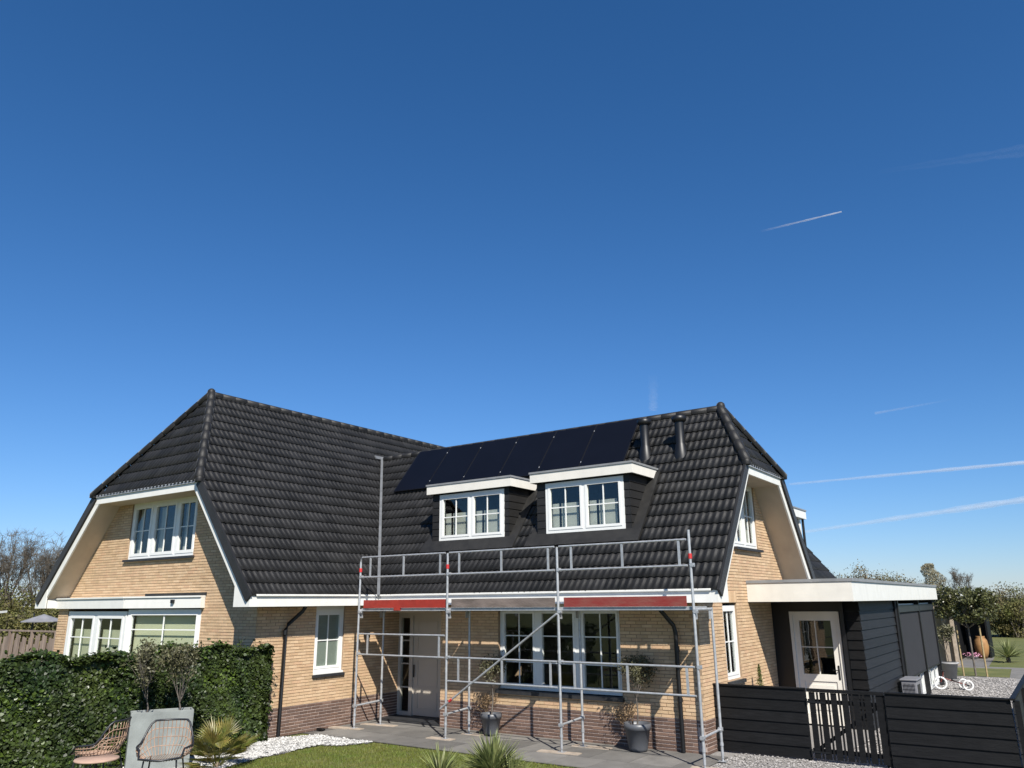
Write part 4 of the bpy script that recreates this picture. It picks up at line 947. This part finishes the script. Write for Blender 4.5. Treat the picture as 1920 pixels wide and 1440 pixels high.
MB().box(-.03,.3,-.022,-.013,.96,.99).tube((-.01,-.03,.93),(-.01,-.03,1.03),.014,8).box(-.03,.3,-.022,-.013,.14,.17).tube((-.01,-.03,.1),(-.01,-.03,.2),.014,8).build('hinge',M['blackpaint'],gt)
bx('gate_post',M['blackboard'],gt,1.19,1.27,.02,.11,0,1.14)
sfn=thing('board_fence','black board fence running back along the right edge of the driveway','fence',(13.42,.45,0))
for i in range(6):
    z=.03+i*.19; bx('fence_board',M['greyboard'],sfn,0,.025,.02,9.0,z,z+.175)
bx('top_rail',M['blackboard'],sfn,-.03,.05,0,9.0,1.18,1.21)
for y in (0.02,2.2,4.4,6.6,8.9): bx('post',M['blackboard'],sfn,.026,.10,y,y+.09,0,1.178)
# ------------------------------------------------------------------ little cypress behind the fence
cy=thing('dwarf_cypress','small narrow cypress standing at the gable wall behind the black fence','cypress',(8.75,2.6,0)); 
MB().tube((0,0,0),(0,0,1.2),.02,6,.006).build('trunk',M['bark'],cy)
l=MB(); leafcloud(l,[(random.gauss(0,.07)*(1.5-z),random.gauss(0,.07)*(1.5-z),z) for z in [rnd(.15,1.42) for _ in range(1500)]],.045,4); tag(l.build('crown',M['hz2'],cy),kind='stuff')
# ------------------------------------------------------------------ tricycle, pot, tree, stakes
tr=thing('tricycle','small child tricycle with fat white tyres on the gravel beyond the fence','tricycle',(11.0,13.9,0),R_(20))
def wheel(p,r,tag_=None):
    n=20; c=Vector(p); MB().path([c+Vector((r*math.cos(2*math.pi*k/n),0,r*math.sin(2*math.pi*k/n))) for k in range(n)],.03,7,closed=True).build('wheel',M['tyre'],tr)
    m_=MB(); m_.tube(c-Vector((0,.03,0)),c+Vector((0,.03,0)),.03,8)
    for k in range(5): m_.tube(c,c+Vector((r*math.cos(k*1.257),0,r*math.sin(k*1.257))),.006,4)
    m_.build('hub',M['dsteel'],tr)
wheel((-.32,0,.21),.17); wheel((.38,-.25,.17),.13); wheel((.38,.25,.17),.13)
MB().path([(-.32,0,.21),(-.22,0,.42),(-.2,0,.55)],.014,6).path([(-.24,0,.36),(.1,0,.26),(.38,0,.17)],.018,6).tube((.38,-.25,.17),(.38,.25,.17),.012,6).build('frame',M['trired'],tr)
MB().box(.0,.24,-.1,.1,.30,.34).build('saddle',M['dsteel'],tr,bev=.02); MB().tube((-.2,-.2,.56),(-.2,.2,.56),.013,6).build('handlebar',M['dsteel'],tr)
pp=thing('plant_pot','pale grey tapered pot at the far corner of the annex','pot',(10.55,17.6,0)); MB().lathe((0,0,0),[(0,0),(.18,0),(.28,.52),(.32,.52),(.32,.58),(.27,.58)],24).build('pot_body',M['potl'],pp); MB().lathe((0,0,0),[(0,.53),(.28,.53)],16).build('soil',M['soil'],pp)
op=olive('potted_olive_tree',10.55,17.6,.5,.45,.33,.95,1100,'grey green olive tree in the pale pot at the annex corner',size=.09)
gtree=thing('clipped_tree','broad flat crowned evergreen tree on a thin trunk between two stakes','tree',(11.15,19.45,0))
m_=MB().tube((0,0,0),(0,0,1.75),.035,8,.03); tips=[]
for k in range(7): branch(m_,(0,0,1.65),Vector((math.cos(k*.9),math.sin(k*.9),.7)).normalized(),.75,.018,1,tips,.5,4)
m_.build('trunk',M['bark'],gtree)
l=MB(); pts=[]
cl=[(rnd(0,6.28),math.sqrt(random.random())*.98,rnd(-.5,.6)) for _ in range(120)]
for k in range(9000):
    a,r,z=random.choice(cl); z2=z*(1-.25*(r/1.25)**2)
    pts.append((math.cos(a)*r+random.gauss(0,.10),math.sin(a)*r+random.gauss(0,.10),2.45+z2+random.gauss(0,.08)))
leafcloud(l,pts,.10,4,asp=1.6); tag(l.build('crown',M['laurel'],gtree),kind='stuff')
for x,lb in ((10.78,'slim wooden stake left of the clipped tree trunk'),(11.52,'slim wooden stake right of the clipped tree trunk')):
    o=MB().tube((0,0,0),(0,0,1.75),.03,8).build('tree_stake',M['stake'],None,(x,19.3,0)); tag(o,lb,'stake','stakes beside the clipped tree')
sheet('lawn_strip',[(9.9,19.32),(12.15,19.32),(12.0,23.28),(9.6,23.28)],.002,M['grass'])
# veranda and shed
vr=thing('veranda','low veranda with white fascia, beige wall and wooden posts behind the annex','veranda',(0,0,0))
bx('back_wall',M['beige'],vr,8.3,10.12,24.5,24.7,0,2.7); bx('fascia_board',M['white'],vr,8.0,10.78,19.8,24.0,2.74,2.92); bx('roof_edge_trim',M['capgrey'],vr,7.98,10.80,19.78,24.0,2.922,2.96)
for x,y in ((9.72,24.2),(10.02,24.3)): bx('post',M['palewood'],vr,x,x+.14,y,y+.14,0,2.6)
bx('side_wall',M['beige'],vr,8.6,9.9,20.4,20.5,0,2.7)
sh=thing('garden_shed','small black wooden shed open towards the terrace beyond the annex','shed',(0,0,0))
bx('side_wall',M['blackboard'],sh,9.75,9.85,27.5,31.5,0,1.95); bx('side_wall',M['blackboard'],sh,10.86,10.94,29.8,31.5,0,1.95); bx('back_wall',M['blackpaint'],sh,9.8,10.9,31.4,31.5,0,1.95); bx('shed_roof',M['oldwood'],sh,9.7,11.0,29.0,31.6,1.96,2.05)
vs=MB().lathe((0,0,0),[(0,0),(.17,0),(.26,.24),(.31,.52),(.27,.82),(.18,.95),(.2,1.0),(.17,1.0)],24).build('terracotta_vase',M['terra'],None,(10.62,29.3,0)); tag(vs,'large ochre terracotta vase standing in front of the black shed','vase')
fl=thing('flower_bowl','low bowl of pink flowers beside the terracotta vase','flowers',(10.3,28.6,0)); MB().lathe((0,0,0),[(0,0),(.12,0),(.2,.15)],14).build('bowl',M['potl'],fl); l=MB(); leafcloud(l,[(random.gauss(0,.14),random.gauss(0,.14),rnd(.14,.28)) for _ in range(160)],.06,5); tag(l.build('flowers',M['pink'],fl),kind='stuff')
spiky('yucca_plant','small spiky plant in the lawn at the far right edge','yucca',(11.75,27.2,0),90,.6,1.0,.03,M['yucca'],z0=.2)
# ------------------------------------------------------------------ left neighbour items
lfn=thing('wooden_fence','weathered brown wooden fence left of the house behind the hedge','fence',(-23.5,0,0))
for i in range(28):
    x=i*.26; k=(i%8)/7; top=1.78-.16*math.sin(math.pi*k)
    bx('fence_plank',M['rustw'],lfn,x,x+.14,(-.02 if i%2 else .02),(0 if i%2 else .04),0,top)
    if i%2: bx('fence_plank',M['rustw'],lfn,x+.13,x+.27,.03,.045,0,top-.25)
for i in range(5): bx('post',M['rustw'],lfn,i*1.82,i*1.82+.1,-.06,.04,0,1.85)
for i in range(4): bx('top_rail',M['rustw'],lfn,i*1.82+.1,i*1.82+1.82,-.04,.05,1.84,1.90)
pr_=thing('garden_parasol','half hidden grey garden parasol left of the house','parasol',(-22.3,2.3,0)); MB().lathe((0,0,0),[(0,2.45),(.9,2.15),(.9,2.12),(0,2.35)],8,smooth=False).build('canopy',M['parasol'],pr_); MB().tube((-.9,0,0),(-.9,0,2.5),.03,8).build('pole',M['dsteel'],pr_)
shd=thing('neighbour_shed','low white roofed outbuilding at the left edge behind the fence','outbuilding',(-28.6,1.7,0),R_(20)); bx('wall',M['rustw'],shd,-2,.8,-1,1,0,2.2); MB().add([(-2.2,-1.3,2.1),(1,-1.3,2.32),(1,1.3,2.5),(-2.2,1.3,2.3),(-2.2,-1.3,2.2),(1,-1.3,2.42),(1,1.3,2.6),(-2.2,1.3,2.4)],[(0,1,5,4),(4,5,6,7),(1,2,6,5),(3,0,4,7),(2,3,7,6)]).build('roof',M['white'],shd)
# ------------------------------------------------------------------ far trees
def farbush(name,x,y,rx,h,m,label,n=2200,size=.22,group='distant trees and bushes on the right',twigs=10,squash=1.0):
    t=thing(name,label,'tree' if 'tree' in name else 'bush',(x,y,0),group=group); tk=MB(); tips=[]
    for k in range(twigs):
        a=rnd(0,6.28); branch(tk,(rnd(-.3,.3)*rx,rnd(-.3,.3)*rx,0),Vector((math.cos(a)*.35,math.sin(a)*.35,1)).normalized(),h*.40,.05,2,tips,.5,3,(2,3),.3)
    tk.build('trunk',M['twig'],t)
    l=MB(); cl=[]
    for k in range(int(26)):
        a=rnd(0,6.28); r=math.sqrt(random.random()); z=rnd(.12,1.0); cl.append((math.cos(a)*r*rx*(1-.45*z*z),math.sin(a)*r*rx*(1-.45*z*z),z*h*(1-.25*r*squash)))
    pts=[]
    for k in range(n):
        c=random.choice(cl); s=rx*.20; pts.append((c[0]+random.gauss(0,s),c[1]+random.gauss(0,s),max(.05,min(h*1.06,c[2]+random.gauss(0,s*.8)))))
    leafcloud(l,pts,size,4,asp=1.4); tag(l.build('crown',m,t),kind='stuff'); return t
specs=[]

for i,(x,y,h,rx,mm,lb) in enumerate([(-5.2,55,5.6,2.0,'hz1','brown bush hidden mostly behind the rear roof slope'),(-3.4,55,5.9,2.0,'hz1','brown bush rising right beside the rear roof slope'),(-1.4,54.5,5.8,2.0,'hz1','tall brown bush over the left end of the flat annex roof'),(.4,55,5.6,1.9,'hz1','brown budding bush over the corner of the annex fascia'),(2.1,55,5.2,1.8,'hz1','brown bush over the middle of the annex side fascia'),(3.7,55,4.7,1.7,'hz1','brown bush directly left of the pale poplar'),(5.1,55,3.9,1.6,'hz1','low brown bush at the foot of the pale poplar'),(6.4,54,3.2,1.5,'hz1','low brown bush under the small bare tree'),(7.6,53,3.0,1.5,'hz1','low brown bush left behind the clipped tree crown'),(8.8,54,3.4,1.6,'hz1','brown bush behind the right half of the clipped tree'),(10.1,55,3.8,1.7,'hz1','brown olive bush just right of the clipped tree'),(11.5,55,3.9,1.7,'hz2','tall green bush between brown ones near the right edge'),(13.0,56,3.9,1.8,'hz1','brown bush at the right edge of the picture'),(14.6,56,4.1,1.9,'hz1','brown bush just outside the right edge'),(16.4,57,4.2,2,'hz2','green bush farthest to the right of the distant row'),(10.9,53,2.6,1.2,'hz2','lower green bush at the lawn end in front of the brown ones'),(12.3,54,2.7,1.2,'hz2','lower green bush at the lawn end nearest the right edge')]):
    farbush('bush',x,y,rx,h,M[mm],lb,n=5600,size=.14)
t=thing('poplar_tree','pale grey green poplar standing taller than the distant bushes','tree',(2.9,80,0)); tk=MB(); tips=[]
branch(tk,(0,0,0),Vector((0,0,1)),1.9,.15,2,tips,.25,5,(2,4),.6); tk.build('trunk',M['twig'],t)
l=MB(); pts=[]
for k in range(3800):
    z=rnd(.5,1)*6.3; rr=1.15*math.sqrt(max(0,1-((z-3.4)/3.0)**2))*.9+.1; a=rnd(0,6.28); q=math.sqrt(random.random())*rr; pts.append((math.cos(a)*q-.35*(z-3)*.25+(.25*math.sin(z*3)),math.sin(a)*q,z))
leafcloud(l,pts,.2,4); tag(l.build('crown',M['hz3'],t),kind='stuff')
def bare(x,y,h,label,dens=3,group=None,tw=.35):
    t=thing('bare_tree',label,'tree',(x,y,0),group=group); mb=MB(); tips=[]
    for k in range(2): branch(mb,(rnd(-.4,.4),rnd(-.4,.4),0),Vector((rnd(-.12,.12),rnd(-.12,.12),1)).normalized(),h*.45,.07,3,tips,.55,5,(2,4),.25)
    mb.build('trunk',M['twig'],t); tg_=MB()
    for p in tips:
        for k in range(5):
            q=p+Vector((rnd(-1,1),rnd(-1,1),rnd(-.2,1)))*tw; tg_.tube(p,q,.008,3,.003,caps=False)
            tg_.tube(p*.5+q*.5,q+Vector((rnd(-1,1),rnd(-1,1),rnd(-.2,1)))*tw*.5,.005,3,.002,caps=False)
    tag(tg_.build('twigs',M['twig'],t),kind='stuff')
for x,y,h,lb in ((-38.2,6.2,5.7,'leafless tree at the very left edge above the bushes'),(-36.9,7.1,6.6,'tallest leafless tree above the bushes at the left'),(-35.9,7.9,6.4,'leafless tree second from the roof edge at the left'),(-34.9,8.7,5.6,'leafless tree nearest the left roof edge')):
    bare(x,y,h,lb,group='leafless trees left of the house')
bare(5.4,78,5.4,'small bare tree just right of the pale poplar',tw=.25)
for x,y,h,lb in ((-38.6,5.6,3.9,'green bush at the very left edge under the bare trees'),(-37.2,6.4,4.2,'second green bush from the left edge under the bare trees'),(-35.7,7.4,4.3,'tallest green bush below the tallest bare tree'),(-34.2,8.5,4.4,'green bush third from the left roof edge'),(-32.8,9.6,4.4,'green bush half hidden by the left roof edge'),(-33.5,6.3,3.0,'low green bush in front of the taller ones above the wooden fence'),(-31.5,7.6,3.2,'low green bush above the wooden fence next to the parasol')):
    farbush('bush',x,y,1.7,h,M['hz2'],lb,n=5200,size=.16,group='green bushes left of the house')
# ------------------------------------------------------------------ contrails
def cmat(name,op):
    m=bpy.data.materials.new(name); m.use_nodes=True; t=m.node_tree; N=t.nodes; L=t.links; N.remove(N['Principled BSDF'])
    tr=N.new('ShaderNodeBsdfTransparent'); df=N.new('ShaderNodeBsdfDiffuse'); df.inputs[0].default_value=(.9,.9,.9,1); tl=N.new('ShaderNodeBsdfTranslucent'); tl.inputs[0].default_value=(.9,.9,.9,1)
    mm=N.new('ShaderNodeMixShader'); mm.inputs[0].default_value=.4; L.new(df.outputs[0],mm.inputs[1]); L.new(tl.outputs[0],mm.inputs[2])
    tc=N.new('ShaderNodeTexCoord'); n=N.new('ShaderNodeTexNoise'); n.inputs['Scale'].default_value=9; n.inputs['Detail'].default_value=5
    mp=N.new('ShaderNodeMapping'); mp.inputs['Scale'].default_value=(3,1,1); L.new(tc.outputs['Generated'],mp.inputs[0]); L.new(mp.outputs[0],n.inputs['Vector'])
    at=N.new('ShaderNodeAttribute'); at.attribute_name='dens'
    lw=N.new('ShaderNodeLayerWeight'); lw.inputs[0].default_value=.5; inv=N.new('ShaderNodeMath'); inv.operation='SUBTRACT'; inv.inputs[0].default_value=1; L.new(lw.outputs['Facing'],inv.inputs[1])
    p=N.new('ShaderNodeMath'); p.operation='POWER'; p.inputs[1].default_value=1.6; L.new(inv.outputs[0],p.inputs[0])
    a=N.new('ShaderNodeMath'); a.operation='MULTIPLY'; L.new(p.outputs[0],a.inputs[0]); L.new(at.outputs['Fac'],a.inputs[1])
    mr=N.new('ShaderNodeMapRange'); mr.inputs[1].default_value=.3; mr.inputs[2].default_value=.7; mr.inputs[3].default_value=.6*op; mr.inputs[4].default_value=1.1*op; L.new(n.outputs['Fac'],mr.inputs[0])
    b=N.new('ShaderNodeMath'); b.operation='MULTIPLY'; L.new(a.outputs[0],b.inputs[0]); L.new(mr.outputs[0],b.inputs[1])
    mx=N.new('ShaderNodeMixShader'); L.new(b.outputs[0],mx.inputs[0]); L.new(tr.outputs[0],mx.inputs[1]); L.new(mm.outputs[0],mx.inputs[2]); L.new(mx.outputs[0],N['Material Output'].inputs[0]); return m
def contrail(d0,d1,w0,w1,f0,f1,op,label,D=9000):
    P0=CP+Vector(d0)*D; P1=CP+Vector(d1)*D; n=40; k=12; d=(P1-P0).normalized(); a=d.orthogonal().normalized(); b=d.cross(a); V=[];Fs=[];den=[]
    for i in range(n+1):
        t=i/n; r=(w0+(w1-w0)*t)*(1+.12*math.sin(t*23)+.08*math.sin(t*57)); c=P0.lerp(P1,t)
        for j in range(k):
            V.append(c+(a*math.cos(6.2832*j/k)+b*math.sin(6.2832*j/k))*r); 
            den.append(f0+(f1-f0)*t)
    for i in range(n):
        for j in range(k): Fs.append((i*k+j,i*k+(j+1)%k,(i+1)*k+(j+1)%k,(i+1)*k+j))
    me=bpy.data.meshes.new('contrail'); me.from_pydata([tuple(v-P0) for v in V],[],Fs); me.materials.append(cmat('contrail_vapour',op)); me.polygons.foreach_set('use_smooth',[True]*len(Fs))
    at=me.attributes.new('dens','FLOAT','POINT'); at.data.foreach_set('value',den); me.update()
    o=bpy.data.objects.new('contrail',me); COL.objects.link(o); o.location=P0; tag(o,label,'contrail')
contrail((-.2367,.8712,.4301),(-.1459,.8883,.4354),12,8,.0,1.0,.6,'short bright contrail high in the sky on the right')
contrail((-.2573,.9569,.1344),(.03,.99,.1395),13,23,.35,1.0,.42,'thin upper contrail of the two long ones above the annex')
contrail((-.247,.9659,.0777),(.03,.9945,.1055),17,42,.45,1.0,.34,'wider lower contrail of the two long ones above the annex')
contrail((-.39,.8774,.2794),(-.3975,.8867,.2330),70,55,.0,.6,.12,'faint upright wisp of vapour above the right roof ridge')
contrail((-.1534,.9657,.2092),(-.0707,.974,.2154),14,10,.4,.0,.3,'very faint short contrail right of the roof ridge')
contrail((-.0987,.8789,.4667),(.045,.8922,.4490),22,60,.1,1.0,.028,'very faint streak of vapour high at the right edge')
